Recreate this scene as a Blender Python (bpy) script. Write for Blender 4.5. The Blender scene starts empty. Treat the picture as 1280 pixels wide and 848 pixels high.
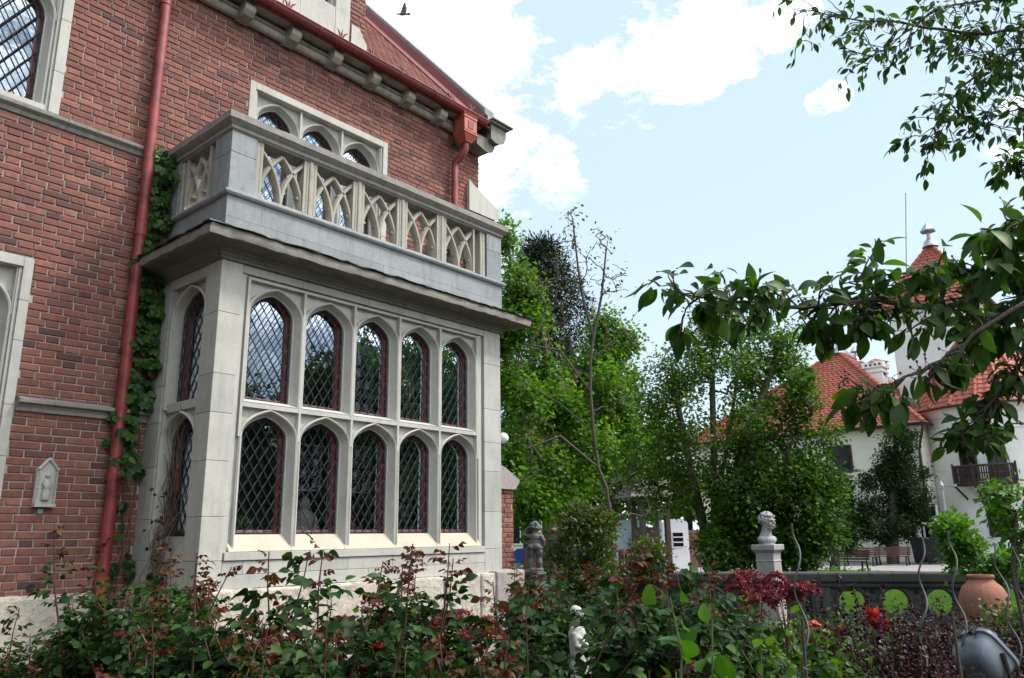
import bpy, math, random
import numpy as np
from mathutils import Vector, Matrix
R_ = math.radians
random.seed(7)
rng = np.random.default_rng(7)
S = bpy.context.scene
COL = S.collection
# ------------------------------------------------------------------ camera
EYE = 1.6
AZ = 49.4386                                   # heading, clockwise from +Y (into the villa) towards +X (along its front)
M = np.array([[0.65294581, 0.17713609, 0.73639974],
              [-0.75726967, 0.17103213, 0.63030996],
              [-0.01429737, -0.96921144, 0.2458145]])
cam = bpy.data.cameras.new('camera'); camo = bpy.data.objects.new('camera', cam); COL.objects.link(camo)
cam.sensor_width = 36; cam.lens = 36 * 980 / 1280; cam.clip_start = .05; cam.clip_end = 3000
rgt, upv, bck = M @ [1, 0, 0], M @ [0, -1, 0], M @ [0, 0, -1]
camo.matrix_world = Matrix(((rgt[0], upv[0], bck[0], 0), (rgt[1], upv[1], bck[1], 0), (rgt[2], upv[2], bck[2], EYE), (0, 0, 0, 1)))
S.camera = camo
# ------------------------------------------------------------------ light
SUN_AZ, SUN_EL = 138, 52
W = bpy.data.worlds.new('World'); S.world = W; W.use_nodes = True
def sky():
    nt = W.node_tree; N = nt.nodes; L = nt.links; N.clear()
    out = N.new('ShaderNodeOutputWorld'); bg = N.new('ShaderNodeBackground'); bg.inputs[1].default_value = .15
    st = N.new('ShaderNodeTexSky'); st.sky_type = 'NISHITA'; st.sun_disc = False
    st.sun_elevation = R_(SUN_EL); st.sun_rotation = R_(SUN_AZ); st.air_density = 1.0; st.dust_density = .6; st.ozone_density = 1.5
    tc = N.new('ShaderNodeTexCoord')
    def math_(op, a, b=None, clamp=False):
        m = N.new('ShaderNodeMath'); m.operation = op; m.use_clamp = clamp
        for i, v in enumerate((a, b)):
            if v is None: continue
            if isinstance(v, (int, float)): m.inputs[i].default_value = v
            else: L.new(v, m.inputs[i])
        return m.outputs[0]
    n1 = N.new('ShaderNodeTexNoise'); n1.inputs['Scale'].default_value = 7; n1.inputs['Detail'].default_value = 12; n1.inputs['Roughness'].default_value = .68
    mp = N.new('ShaderNodeMapping'); mp.inputs['Scale'].default_value = (1, 1, 1.7); mp.inputs['Location'].default_value = (.3, .1, .7)
    L.new(tc.outputs['Generated'], mp.inputs[0]); L.new(mp.outputs[0], n1.inputs['Vector'])
    tot = None
    # cloud banks: (direction, cosine of reach, weight)
    for d, c, w in CLOUDS:
        vm = N.new('ShaderNodeVectorMath'); vm.operation = 'DOT_PRODUCT'; L.new(tc.outputs['Generated'], vm.inputs[0]); vm.inputs[1].default_value = d
        k = math_('MULTIPLY', math_('SUBTRACT', vm.outputs['Value'], c), 1 / (1 - c)); k = math_('ADD', math_('MULTIPLY', math_('MAXIMUM', k, 0.0), w), math_('MULTIPLY', math_('MINIMUM', math_('MAXIMUM', k, -2.2), 0.0), .55))
        tot = k if tot is None else math_('MAXIMUM', tot, k)
    n2 = N.new('ShaderNodeTexNoise'); n2.inputs['Scale'].default_value = 30; n2.inputs['Detail'].default_value = 8; n2.inputs['Roughness'].default_value = .7; L.new(mp.outputs[0], n2.inputs['Vector'])
    dens = math_('ADD', math_('ADD', math_('MULTIPLY', math_('SUBTRACT', n1.outputs['Fac'], .5), 4.2), math_('MULTIPLY', math_('SUBTRACT', n2.outputs['Fac'], .5), 1.0)), tot)
    mask = math_('MULTIPLY', dens, 1.25, True)
    mr = N.new('ShaderNodeMapRange'); mr.interpolation_type = 'SMOOTHSTEP'; L.new(mask, mr.inputs[0])
    mix = N.new('ShaderNodeMix'); mix.data_type = 'RGBA'; L.new(mr.outputs[0], mix.inputs['Factor'])
    veil = N.new('ShaderNodeMix'); veil.data_type = 'RGBA'; veil.inputs['Factor'].default_value = .80
    L.new(st.outputs[0], veil.inputs[6]); veil.inputs[7].default_value = (4.05, 5.1, 5.95, 1)      # thin high haze
    sp = N.new('ShaderNodeSeparateXYZ'); L.new(tc.outputs['Generated'], sp.inputs[0])
    low = math_('POWER', math_('SUBTRACT', 1.0, math_('MAXIMUM', sp.outputs[2], 0.0), True), 7.0)                # paler towards the horizon
    hz = N.new('ShaderNodeMix'); hz.data_type = 'RGBA'; L.new(math_('MULTIPLY', low, .85), hz.inputs['Factor']); L.new(veil.outputs[2], hz.inputs[6]); hz.inputs[7].default_value = (5.5, 6.0, 6.2, 1)
    sv = N.new('ShaderNodeVectorMath'); sv.operation = 'DOT_PRODUCT'; L.new(tc.outputs['Generated'], sv.inputs[0])
    sv.inputs[1].default_value = (math.sin(R_(SUN_AZ)) * math.cos(R_(SUN_EL)), math.cos(R_(SUN_AZ)) * math.cos(R_(SUN_EL)), math.sin(R_(SUN_EL)))
    glow = math_('ADD', 1.0, math_('MULTIPLY', math_('POWER', math_('MAXIMUM', sv.outputs['Value'], 0.0), 1.5), 1.9))      # clouds are brighter near the sun
    cc = N.new('ShaderNodeVectorMath'); cc.operation = 'SCALE'; cc.inputs[0].default_value = (7.6, 7.75, 8.0); L.new(glow, cc.inputs['Scale'])
    L.new(hz.outputs[2], mix.inputs[6]); L.new(cc.outputs[0], mix.inputs[7])
    L.new(mix.outputs[2], bg.inputs[0]); L.new(bg.outputs[0], out.inputs[0])
def px_dir(x, y):
    r = M @ np.array([x - 640., y - 424., 980.]); return r / np.linalg.norm(r)
CLOUDS = [(tuple(px_dir(450, 70)), .981, 1.2), (tuple(px_dir(590, 190)), .9962, .9), (tuple(px_dir(760, 115)), .9984, .22), (tuple(px_dir(815, 70)), .9984, .22), (tuple(px_dir(865, 75)), .9986, .2), (tuple(px_dir(915, 30)), .9984, .26),
          (tuple(px_dir(1024, 130)), .99988, .05), (tuple(px_dir(1043, 121)), .99988, .08), (tuple(px_dir(692, 215)), .9992, .40), (tuple(px_dir(1262, 165)), .9992, .25), (tuple(px_dir(960, 10)), .9988, .25),
          ((.30, -.88, .36), .955, .6), ((.3, -.5, .81), .85, .8), ((.70, -.66, .28), .97, .6), ((-.2, -.9, .4), .75, .8), ((.9, -.4, .2), .93, .5)]  # unseen banks behind the camera, added to light the facade and fill pane reflections
sky()
sun = bpy.data.lights.new('sun', 'SUN'); sun.energy = 3.2; sun.angle = R_(11); sun.color = (1, .95, .87)
suno = bpy.data.objects.new('sun', sun); COL.objects.link(suno)
sd = Vector((math.sin(R_(SUN_AZ)) * math.cos(R_(SUN_EL)), math.cos(R_(SUN_AZ)) * math.cos(R_(SUN_EL)), math.sin(R_(SUN_EL))))
suno.rotation_euler = sd.to_track_quat('Z', 'Y').to_euler(); suno.location = (20, -20, 40)
S.view_settings.view_transform = 'Standard'; S.view_settings.look = 'None'; S.view_settings.exposure = 0.40; S.view_settings.gamma = 1
S.render.resolution_x = 1024; S.render.resolution_y = 678
# ------------------------------------------------------------------ helpers
HD = np.array([math.sin(R_(AZ)), math.cos(R_(AZ)), 0])
def at(x, y, d):                                # a point seen in direction (x, y), d metres ahead
    r = M @ np.array([x - 640., y - 424., 980.]); v = r * (d / (r @ HD)); v[2] += EYE
    return v
def gp(x, d):                                   # ground point under that direction
    v = at(x, 670, d); v[2] = 0; return v
ORG = {}
def org(o):
    while o.parent: o = o.parent
    return ORG.get(o.name, (0, 0, 0))
def tag(o, label=None, cat=None, group=None, kind=None):
    if label: o['label'] = label
    if cat: o['category'] = cat
    if group: o['group'] = group
    if kind: o['kind'] = kind
    return o
def thing(name, label, cat, loc=(0, 0, 0), group=None):
    o = bpy.data.objects.new(name, None); COL.objects.link(o); o.empty_display_size = .2
    o.location = loc; ORG[o.name] = tuple(loc); return tag(o, label, cat, group)
def dup(o, loc=None, rz=None, sc=None, label=None, parent=None):
    c = o.copy(); COL.objects.link(c)
    if parent: c.parent = parent
    if loc is not None: c.location = loc
    if rz is not None: c.rotation_euler = (0, 0, rz)
    if sc is not None: c.scale = sc
    if label: c['label'] = label
    for ch in list(o.children): dup(ch, parent=c)
    return c
class MB:
    def __init__(s): s.v = []; s.f = []; s.m = []; s.cur = 0; s.a = []; s.val = 0.
    def add(s, vs, fs):
        n = len(s.v); s.v += [tuple(p) for p in vs]
        for f in fs: s.f.append(tuple(i + n for i in f)); s.m.append(s.cur); s.a.append(s.val)
    def box(s, x0, x1, y0, y1, z0, z1, mp=None):
        v = [(x, y, z) for z in (z0, z1) for y in (y0, y1) for x in (x0, x1)]
        if mp: v = [mp(*p) for p in v]
        s.add(v, [(0, 2, 3, 1), (4, 5, 7, 6), (0, 1, 5, 4), (1, 3, 7, 5), (3, 2, 6, 7), (2, 0, 4, 6)])
    def obox(s, c, dx, dy, dz, hx, hy, hz):      # oriented box, half sizes
        c = np.array(c, float); dx, dy, dz = [np.array(d, float) for d in (dx, dy, dz)]
        v = [c + i * hx * dx + j * hy * dy + k * hz * dz for k in (-1, 1) for j in (-1, 1) for i in (-1, 1)]
        s.add(v, [(0, 2, 3, 1), (4, 5, 7, 6), (0, 1, 5, 4), (1, 3, 7, 5), (3, 2, 6, 7), (2, 0, 4, 6)])
    def prism(s, poly, fn, a, b):                # poly (p,q), fn(p,q,t)
        n = len(poly); v = [fn(p, q, a) for p, q in poly] + [fn(p, q, b) for p, q in poly]
        s.add(v, [tuple(range(n)), tuple(range(2 * n - 1, n - 1, -1))] + [(i, (i + 1) % n, n + (i + 1) % n, n + i) for i in range(n)])
    def tube(s, pts, r, n=8, cap=True):
        pts = [np.array(p, float) for p in pts]
        if not hasattr(r, '__len__'): r = [r] * len(pts)
        t0 = pts[1] - pts[0]; t0 /= max(1e-9, np.linalg.norm(t0))
        u = np.cross(t0, [0, 0, 1.]) if abs(t0[2]) < .9 else np.cross(t0, [1., 0, 0]); u /= np.linalg.norm(u)
        vs = []
        for i, p in enumerate(pts):
            t = pts[min(i + 1, len(pts) - 1)] - pts[max(i - 1, 0)]; t /= max(1e-9, np.linalg.norm(t))
            u = u - t * (u @ t); u /= max(1e-9, np.linalg.norm(u)); w = np.cross(t, u)
            for k in range(n):
                a = 2 * math.pi * k / n; vs.append(p + r[i] * (math.cos(a) * u + math.sin(a) * w))
        fs = [(i * n + k, i * n + (k + 1) % n, (i + 1) * n + (k + 1) % n, (i + 1) * n + k) for i in range(len(pts) - 1) for k in range(n)]
        if cap: fs += [tuple(range(n - 1, -1, -1)), tuple((len(pts) - 1) * n + k for k in range(n))]
        s.add(vs, fs)
    def lathe(s, prof, c, n=24):                 # prof (r,z)
        vs = [(c[0] + r * math.cos(2 * math.pi * k / n), c[1] + r * math.sin(2 * math.pi * k / n), c[2] + z) for r, z in prof for k in range(n)]
        m = len(prof)
        fs = [(i * n + k, i * n + (k + 1) % n, (i + 1) * n + (k + 1) % n, (i + 1) * n + k) for i in range(m - 1) for k in range(n)]
        fs += [tuple(range(n - 1, -1, -1)), tuple((m - 1) * n + k for k in range(n))]
        s.add(vs, fs)
    def ball(s, c, rx, ry=None, rz=None, rot=None, n=14, m=9):
        ry = ry or rx; rz = rz or rx; c = np.array(c, float); vs = []
        for i in range(m + 1):
            ph = math.pi * i / m
            for k in range(n):
                a = 2 * math.pi * k / n; p = np.array([rx * math.sin(ph) * math.cos(a), ry * math.sin(ph) * math.sin(a), rz * math.cos(ph)])
                if rot is not None: p = np.array(rot @ Vector(p))
                vs.append(c + p)
        s.add(vs, [(i * n + k, i * n + (k + 1) % n, (i + 1) * n + (k + 1) % n, (i + 1) * n + k) for i in range(m) for k in range(n)])
    def loft(s, rings, closed=False):
        n = len(rings[0]); vs = [p for r in rings for p in r]
        s.add(vs, [(i * n + k, i * n + (k + 1) % n, (i + 1) * n + (k + 1) % n, (i + 1) * n + k) for i in range(len(rings) - 1) for k in range(n if closed else n - 1)])
    def build(s, name, mats, parent=None, smooth=None, bevel=0, attr=False, fixn=False):
        o_ = org(parent) if parent else (0, 0, 0)
        me = bpy.data.meshes.new(name)
        me.from_pydata([(p[0] - o_[0], p[1] - o_[1], p[2] - o_[2]) for p in s.v], [], s.f)
        if not isinstance(mats, (list, tuple)): mats = [mats]
        for m in mats: me.materials.append(m)
        me.polygons.foreach_set('material_index', s.m)
        if attr: me.attributes.new('v', 'FLOAT', 'FACE').data.foreach_set('value', s.a)
        if smooth is not None:
            me.polygons.foreach_set('use_smooth', [True] * len(s.f)); me.set_sharp_from_angle(angle=R_(smooth))
        me.update()
        o = bpy.data.objects.new(name, me); COL.objects.link(o)
        if parent: o.parent = parent
        if bevel:
            b = o.modifiers.new('bevel', 'BEVEL'); b.width = bevel; b.segments = 2; b.limit_method = 'ANGLE'; b.angle_limit = R_(40)
        return o
def np_mesh(name, V, F, mats, parent=None, vals=None, smooth=False, mi=None):
    """F: (n,4) quads"""
    me = bpy.data.meshes.new(name); nv, nf = len(V), len(F); w = F.shape[1]
    if parent is not None: V = V - np.array(org(parent))
    me.vertices.add(nv); me.vertices.foreach_set('co', np.ascontiguousarray(V, np.float32).ravel())
    me.loops.add(nf * w); me.loops.foreach_set('vertex_index', np.ascontiguousarray(F, np.int32).ravel())
    me.polygons.add(nf); me.polygons.foreach_set('loop_start', np.arange(0, nf * w, w, dtype=np.int32))
    for m in (mats if isinstance(mats, (list, tuple)) else [mats]): me.materials.append(m)
    if mi is not None: me.polygons.foreach_set('material_index', np.asarray(mi, np.int32))
    if vals is not None: me.attributes.new('v', 'FLOAT', 'FACE').data.foreach_set('value', np.asarray(vals, np.float32))
    me.update(calc_edges=True)
    if smooth: me.polygons.foreach_set('use_smooth', np.ones(nf, bool))
    o = bpy.data.objects.new(name, me); COL.objects.link(o)
    if parent is not None: o.parent = parent
    return o
# leaf templates: (verts x across, y along, z lift), quads
T_LO = (np.array([[0, 0, 0], [.42, .45, .10], [0, 1, -.06], [-.42, .45, .10], [0, .5, 0]]), np.array([[0, 1, 2, 4], [0, 4, 2, 3]]))
def leaf_template(ws, fold=.22, droop=.25):
    v = []; f = []; n = len(ws)
    for i, w in enumerate(ws):
        t = i / (n - 1); z = -droop * t * t
        v += [[-w, t, z + fold * w], [0, t, z], [w, t, z + fold * w]]
    for i in range(n - 1):
        a = 3 * i; f += [[a, a + 1, a + 4, a + 3], [a + 1, a + 2, a + 5, a + 4]]
    return np.array(v, float), np.array(f)
T_HI = leaf_template([.02, .17, .26, .285, .25, .16, .02], .30, .30)
T_ROSE = leaf_template([.03, .30, .38, .30, .02], .22, .15)
T_RCURL = leaf_template([.03, .26, .37, .34, .20, .02], .34, .34)
T_BLADE = leaf_template([.05, .06, .055, .04, .005], .3, .55)
def norm(a): return a / np.maximum(1e-9, np.linalg.norm(a, axis=-1, keepdims=True))
def leaves(P, D, Nn, size, T, width=1.0):
    """P base points, D along, Nn approx normal -> V,F"""
    D = norm(D); X = norm(np.cross(D, Nn)); Z = np.cross(X, D)
    tv, tf = T; n = len(P); size = np.broadcast_to(np.asarray(size, float), (n,))
    V = P[:, None, :] + size[:, None, None] * (width * tv[None, :, 0:1] * X[:, None] + tv[None, :, 1:2] * D[:, None] + tv[None, :, 2:3] * Z[:, None])
    F = tf[None] + (np.arange(n) * len(tv))[:, None, None]
    return V.reshape(-1, 3), F.reshape(-1, tf.shape[1]), len(tf)
def rdir(n): return norm(rng.normal(size=(n, 3)))
# ------------------------------------------------------------------ materials
def nodes(name):
    m = bpy.data.materials.new(name); m.use_nodes = True; nt = m.node_tree
    return m, nt, nt.nodes['Principled BSDF']
def noise_(nt, scale, detail=5, rough=.6, vec=None, stretch=None):
    n = nt.nodes.new('ShaderNodeTexNoise'); n.inputs['Scale'].default_value = scale; n.inputs['Detail'].default_value = detail; n.inputs['Roughness'].default_value = rough
    tc = nt.nodes.new('ShaderNodeTexCoord'); mp = nt.nodes.new('ShaderNodeMapping')
    if stretch: mp.inputs['Scale'].default_value = stretch
    nt.links.new(tc.outputs['Object'], mp.inputs[0]); nt.links.new(mp.outputs[0], n.inputs['Vector'])
    return n.outputs['Fac']
def ramp_(nt, fac, stops):
    r = nt.nodes.new('ShaderNodeValToRGB'); e = r.color_ramp.elements
    while len(e) < len(stops): e.new(.5)
    for k, (p, c) in zip(e, stops): k.position = p; k.color = (*c, 1) if len(c) == 3 else c
    nt.links.new(fac, r.inputs[0]); return r.outputs[0]
def mixc(nt, fac, a, b, mode='MIX'):
    m = nt.nodes.new('ShaderNodeMix'); m.data_type = 'RGBA'; m.blend_type = mode
    for s, i in ((fac, 0), (a, 6), (b, 7)):
        if isinstance(s, (int, float)): m.inputs[i].default_value = s
        elif isinstance(s, tuple): m.inputs[i].default_value = (*s, 1)
        else: nt.links.new(s, m.inputs[i])
    return m.outputs[2]
def bump_(nt, h, strength, dist, bsdf):
    b = nt.nodes.new('ShaderNodeBump'); b.inputs['Strength'].default_value = strength; b.inputs['Distance'].default_value = dist
    nt.links.new(h, b.inputs['Height']); nt.links.new(b.outputs[0], bsdf.inputs['Normal'])
def attr_(nt, name='v'):
    a = nt.nodes.new('ShaderNodeAttribute'); a.attribute_name = name; return a.outputs['Fac']
def plain(name, c, rough=.6, metal=0, var=.15, scale=6, bump=0, bscale=40, spec=.5):
    m, nt, b = nodes(name)
    f = noise_(nt, scale)
    lo = tuple(max(0, k * (1 - var)) for k in c); hi = tuple(min(1, k * (1 + var)) for k in c)
    nt.links.new(ramp_(nt, f, [(.3, lo), (.7, hi)]), b.inputs['Base Color'])
    b.inputs['Roughness'].default_value = rough; b.inputs['Metallic'].default_value = metal; b.inputs['Specular IOR Level'].default_value = spec
    if bump: bump_(nt, noise_(nt, bscale, 6), bump, .02, b)
    return m
def stone(name, c, stain=(.16, .15, .13), amount=.35, streak=.5, scale=2.5, bump=.25, bscale=60, rough=.85, lichen=None):
    m, nt, b = nodes(name)
    base = ramp_(nt, noise_(nt, scale, 8, .65), [(.3, tuple(k * .84 for k in c)), (.5, c), (.72, tuple(min(1, k * 1.1) for k in c))])
    st = ramp_(nt, noise_(nt, 5, 8, .7, stretch=(2.2, 2.2, .35)), [(.48, (0, 0, 0)), (.75, (1, 1, 1))])
    col = mixc(nt, mixc(nt, 1.0, st, (amount * streak,) * 3, 'MULTIPLY'), base, stain)
    sp = ramp_(nt, noise_(nt, 14, 8, .75), [(.56, (0, 0, 0)), (.72, (1, 1, 1))])
    col = mixc(nt, mixc(nt, 1.0, sp, (amount,) * 3, 'MULTIPLY'), col, stain)
    fine = ramp_(nt, noise_(nt, 160, 3), [(.3, (.86,) * 3), (.7, (1.08,) * 3)])
    col = mixc(nt, 1.0, col, fine, 'MULTIPLY')
    if lichen: col = mixc(nt, ramp_(nt, noise_(nt, 3.2, 6, .7), [(.55, (0, 0, 0)), (.7, (.6,) * 3)]), col, lichen)
    blk = ramp_(nt, attr_(nt), [(0, (1, 1, 1)), (1, (.80, .81, .82))]); col = mixc(nt, 1.0, col, blk, 'MULTIPLY')      # each block has its own tone
    nt.links.new(col, b.inputs['Base Color']); b.inputs['Roughness'].default_value = rough; b.inputs['Specular IOR Level'].default_value = .25
    bump_(nt, noise_(nt, bscale, 8, .7), bump, .012, b)
    return m
def leafm(name, stops, transl=.35, rough=.42, tcol=None, spec=.25):
    m, nt, b = nodes(name)
    col = ramp_(nt, attr_(nt), stops)
    col = mixc(nt, 1.0, col, ramp_(nt, noise_(nt, 9, 3), [(.3, (.8,) * 3), (.7, (1.15,) * 3)]), 'MULTIPLY')
    nt.links.new(col, b.inputs['Base Color']); b.inputs['Roughness'].default_value = rough; b.inputs['Specular IOR Level'].default_value = spec
    t = nt.nodes.new('ShaderNodeBsdfTranslucent'); mx = nt.nodes.new('ShaderNodeMixShader'); mx.inputs[0].default_value = transl
    tc = mixc(nt, 1.0, col, tcol or (1.5, 1.6, .7), 'MULTIPLY'); nt.links.new(tc, t.inputs[0])
    nt.links.new(b.outputs[0], mx.inputs[1]); nt.links.new(t.outputs[0], mx.inputs[2])
    nt.links.new(mx.outputs[0], nt.nodes['Material Output'].inputs[0])
    return m
MT = {}
def mats():
    # fired brick, one value per brick
    m, nt, b = nodes('fired_brick'); v = attr_(nt)
    col = ramp_(nt, v, [(0, (.085, .042, .038)), (.10, (.140, .062, .051)), (.35, (.188, .074, .057)), (.6, (.218, .086, .064)), (.82, (.25, .104, .074)), (1, (.29, .145, .095))])
    col = mixc(nt, 1.0, col, ramp_(nt, noise_(nt, 22, 8, .72), [(.28, (.62,) * 3), (.5, (1,) * 3), (.75, (1.28,) * 3)]), 'MULTIPLY')
    soot = ramp_(nt, noise_(nt, 1.1, 8, .7), [(.46, (0, 0, 0)), (.8, (.5,) * 3)])
    col = mixc(nt, soot, col, (.09, .05, .045))
    chalk = ramp_(nt, noise_(nt, 2.3, 8, .8), [(.70, (0, 0, 0)), (.80, (.35,) * 3)]); col = mixc(nt, chalk, col, (.42, .36, .33))
    nt.links.new(col, b.inputs['Base Color']); b.inputs['Roughness'].default_value = .82; b.inputs['Specular IOR Level'].default_value = .3
    bump_(nt, noise_(nt, 90, 8, .7), .5, .01, b); MT['brick'] = m
    MT['mortar'] = stone('mortar', (.40, .37, .33), amount=.25, scale=6)
    MT['ashlar'] = stone('pale_ashlar', (.455, .445, .405), (.19, .175, .145), .32, 1.1, 1.6, .2, 80)
    MT['ashlar2'] = stone('weathered_ashlar', (.285, .305, .31), (.09, .09, .085), .6, .8, 2.4, .3, 70)
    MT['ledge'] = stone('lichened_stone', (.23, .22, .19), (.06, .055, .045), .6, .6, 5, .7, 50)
    MT['shade_grime'] = stone('shaded_grimy_stone', (.165, .158, .135), (.04, .037, .03), .6, .6, 5, .6, 50)  # shade under the ledge painted into the stone colour together with grime
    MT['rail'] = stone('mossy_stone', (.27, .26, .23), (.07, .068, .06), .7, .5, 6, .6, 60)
    MT['tracery'] = stone('grey_cream_tracery', (.36, .34, .285), (.12, .11, .09), .5, .9, 4, .3, 70)
    MT['cornice'] = stone('stained_cornice', (.34, .32, .27), (.07, .065, .055), .6, .9, 4, .4, 60)
    MT['cream'] = stone('cream_limestone', (.46, .415, .33), (.25, .21, .15), .18, .6, 3, .15, 80)
    MT['rubble'] = stone('rough_limestone', (.52, .475, .40), (.15, .125, .09), .8, .2, 16, 2.2, 14)
    MT['granite'] = stone('speckled_stone', (.33, .29, .285), (.1, .09, .09), .7, .2, 30, .8, 40)
    MT['balu'] = stone('balustrade_stone', (.075, .078, .078), (.018, .018, .016), .8, .6, 5, .6, 45)
    MT['statue'] = stone('statue_stone', (.34, .335, .33), (.09, .09, .085), .5, .8, 8, .5, 60)
    MT['grey'] = stone('grey_cast_stone', (.15, .15, .155), (.05, .05, .048), .5, .8, 8, .4, 60)
    MT['wstatue'] = stone('white_weathered', (.46, .45, .42), (.09, .09, .085), .8, .6, 16, .5, 60)
    MT['redmetal'] = plain('red_painted_metal', (.20, .030, .027), .5, 0, .5, 5, .15, 22)
    MT['redmetal2'] = plain('faded_red_metal', (.36, .075, .045), .5, 0, .2, 5)
    MT['darkred'] = plain('dark_red_flashing', (.17, .030, .026), .5, 0, .2, 3)
    MT['redwood'] = plain('red_brown_frame', (.12, .022, .020), .45, 0, .35, 9, .1, 60)
    MT['lead'] = plain('lead_came', (.035, .038, .045), .5, .3, .3, 10)
    MT['iron'] = plain('black_iron', (.02, .02, .022), .5, .4, .3, 10)
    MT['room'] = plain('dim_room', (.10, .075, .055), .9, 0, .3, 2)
    MT['bark'] = stone('bark', (.10, .085, .07), (.03, .025, .02), .5, 1, 14, 1, 40)
    MT['barkg'] = stone('grey_bark', (.095, .085, .078), (.05, .045, .04), .5, 1, 10, .9, 40)
    MT['twig'] = plain('red_brown_twig', (.11, .05, .04), .6, 0, .3, 12)
    MT['dry'] = plain('dry_vine', (.11, .075, .055), .8, 0, .3, 14)
    MT['cane'] = plain('rose_cane', (.095, .045, .03), .5, 0, .5, 4)
    MT['green_stem'] = plain('green_stem', (.09, .13, .04), .5, 0, .3, 6)
    MT['soil'] = stone('soil', (.055, .042, .032), (.02, .016, .012), .5, .1, 6, 1, 14)
    MT['render'] = stone('cream_render', (.86, .81, .69), (.5, .46, .38), .14, .8, .6, .1, 30)
    MT['white'] = stone('white_render', (.88, .87, .82), (.5, .48, .44), .12, .8, .6, .1, 30)
    MT['cobble'] = stone('cobble', (.30, .27, .26), (.14, .12, .11), .5, .1, 4, .6, 5)
    MT['metal'] = plain('galvanised_wire', (.15, .165, .165), .45, .35, .2, 8)
    MT['zinc'] = plain('zinc', (.42, .43, .48), .4, .5, .2, 4)
    MT['wood'] = plain('dark_brown_wood', (.045, .022, .018), .55, 0, .35, 5)
    MT['plankwood'] = plain('bench_wood', (.12, .05, .035), .5, 0, .3, 6)
    MT['shingle'] = plain('weathered_shingle', (.13, .10, .085), .85, 0, .4, 5, .8, 12)
    MT['shedred'] = plain('brown_red_sheet', (.16, .07, .05), .7, 0, .3, 4)
    MT['bin'] = plain('black_plastic', (.012, .014, .016), .5, 0, .2, 5)
    MT['terra'] = stone('terracotta', (.33, .145, .095), (.09, .055, .045), .85, .5, 6, .4, 50)
    MT['lampgrey'] = plain('grey_plastic_housing', (.155, .18, .21), .36, 0, .1, 3)
    MT['whitep'] = plain('white_paint', (.78, .79, .82), .5, 0, .05, 3)
    MT['bluep'] = plain('pale_blue_panel', (.55, .66, .80), .6, 0, .06, 2)
    MT['globe'] = plain('opal_glass', (.72, .72, .70), .25, 0, .05, 4)
    MT['redpetal'] = plain('red_petal', (.55, .015, .012), .5, 0, .25, 30)
    MT['pinkpetal'] = plain('white_petal', (.55, .50, .50), .5, 0, .1, 30)
    MT['dglass'] = plain('dark_glass', (.015, .017, .022), .08, 0, .2, 2)
    MT['label'] = plain('pink_sticker', (.7, .25, .3), .5)
    # glass pane
    m, nt, b = nodes('window_glass'); nt.nodes.remove(b)
    tr = nt.nodes.new('ShaderNodeBsdfTransparent'); tr.inputs[0].default_value = (.80, .83, .84, 1)
    gl = nt.nodes.new('ShaderNodeBsdfGlossy'); gl.inputs['Roughness'].default_value = .012; gl.inputs[0].default_value = (.78, .88, 1, 1)
    fr = nt.nodes.new('ShaderNodeFresnel'); fr.inputs[0].default_value = 1.5
    ma = nt.nodes.new('ShaderNodeMath'); ma.operation = 'MULTIPLY_ADD'; ma.inputs[1].default_value = 1.6; ma.inputs[2].default_value = .20; ma.use_clamp = True
    nt.links.new(fr.outputs[0], ma.inputs[0]); mx = nt.nodes.new('ShaderNodeMixShader')
    bp = nt.nodes.new('ShaderNodeBump'); bp.inputs['Strength'].default_value = .035; bp.inputs['Distance'].default_value = .02
    nt.links.new(noise_(nt, 7, 2), bp.inputs['Height']); nt.links.new(bp.outputs[0], gl.inputs['Normal'])
    nt.links.new(ma.outputs[0], mx.inputs[0]); nt.links.new(tr.outputs[0], mx.inputs[1]); nt.links.new(gl.outputs[0], mx.inputs[2])
    nt.links.new(mx.outputs[0], nt.nodes['Material Output'].inputs[0]); MT['glass'] = m
    # roof tiles
    m, nt, b = nodes('clay_tile'); v = attr_(nt)
    col = ramp_(nt, v, [(0, (.30, .072, .042)), (.5, (.36, .088, .050)), (1, (.41, .11, .062))])
    col = mixc(nt, 1.0, col, ramp_(nt, noise_(nt, 3, 7, .7), [(.3, (.72,) * 3), (.7, (1.15,) * 3)]), 'MULTIPLY')
    nt.links.new(col, b.inputs['Base Color']); b.inputs['Roughness'].default_value = .7; MT['tile'] = m
    m, nt, b = nodes('old_clay_tile'); v = attr_(nt)
    col = ramp_(nt, v, [(0, (.12, .035, .026)), (.5, (.19, .052, .035)), (1, (.25, .08, .05))])
    col = mixc(nt, 1.0, col, ramp_(nt, noise_(nt, 3, 7, .7), [(.3, (.7,) * 3), (.7, (1.15,) * 3)]), 'MULTIPLY')
    nt.links.new(col, b.inputs['Base Color']); b.inputs['Roughness'].default_value = .8; MT['oldtile'] = m
    # lawn
    m, nt, b = nodes('lawn_green')
    col = ramp_(nt, noise_(nt, .5, 8, .7), [(.3, (.035, .095, .008)), (.7, (.08, .165, .014))])
    col = mixc(nt, 1.0, col, ramp_(nt, noise_(nt, 30, 5, .8), [(.3, (.6,) * 3), (.7, (1.25,) * 3)]), 'MULTIPLY')
    nt.links.new(col, b.inputs['Base Color']); b.inputs['Roughness'].default_value = 1; b.inputs['Specular IOR Level'].default_value = .05; bump_(nt, noise_(nt, 60, 4, .8), 1, .05, b); MT['lawn'] = m
    # foliage
    G = lambda a, b_, c: [(0, a), (.5, b_), (1, c)]
    MT['l_cherry'] = leafm('cherry_leaf', G((.018, .050, .007), (.034, .088, .010), (.065, .145, .015)), .42, .5, spec=.25)
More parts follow.
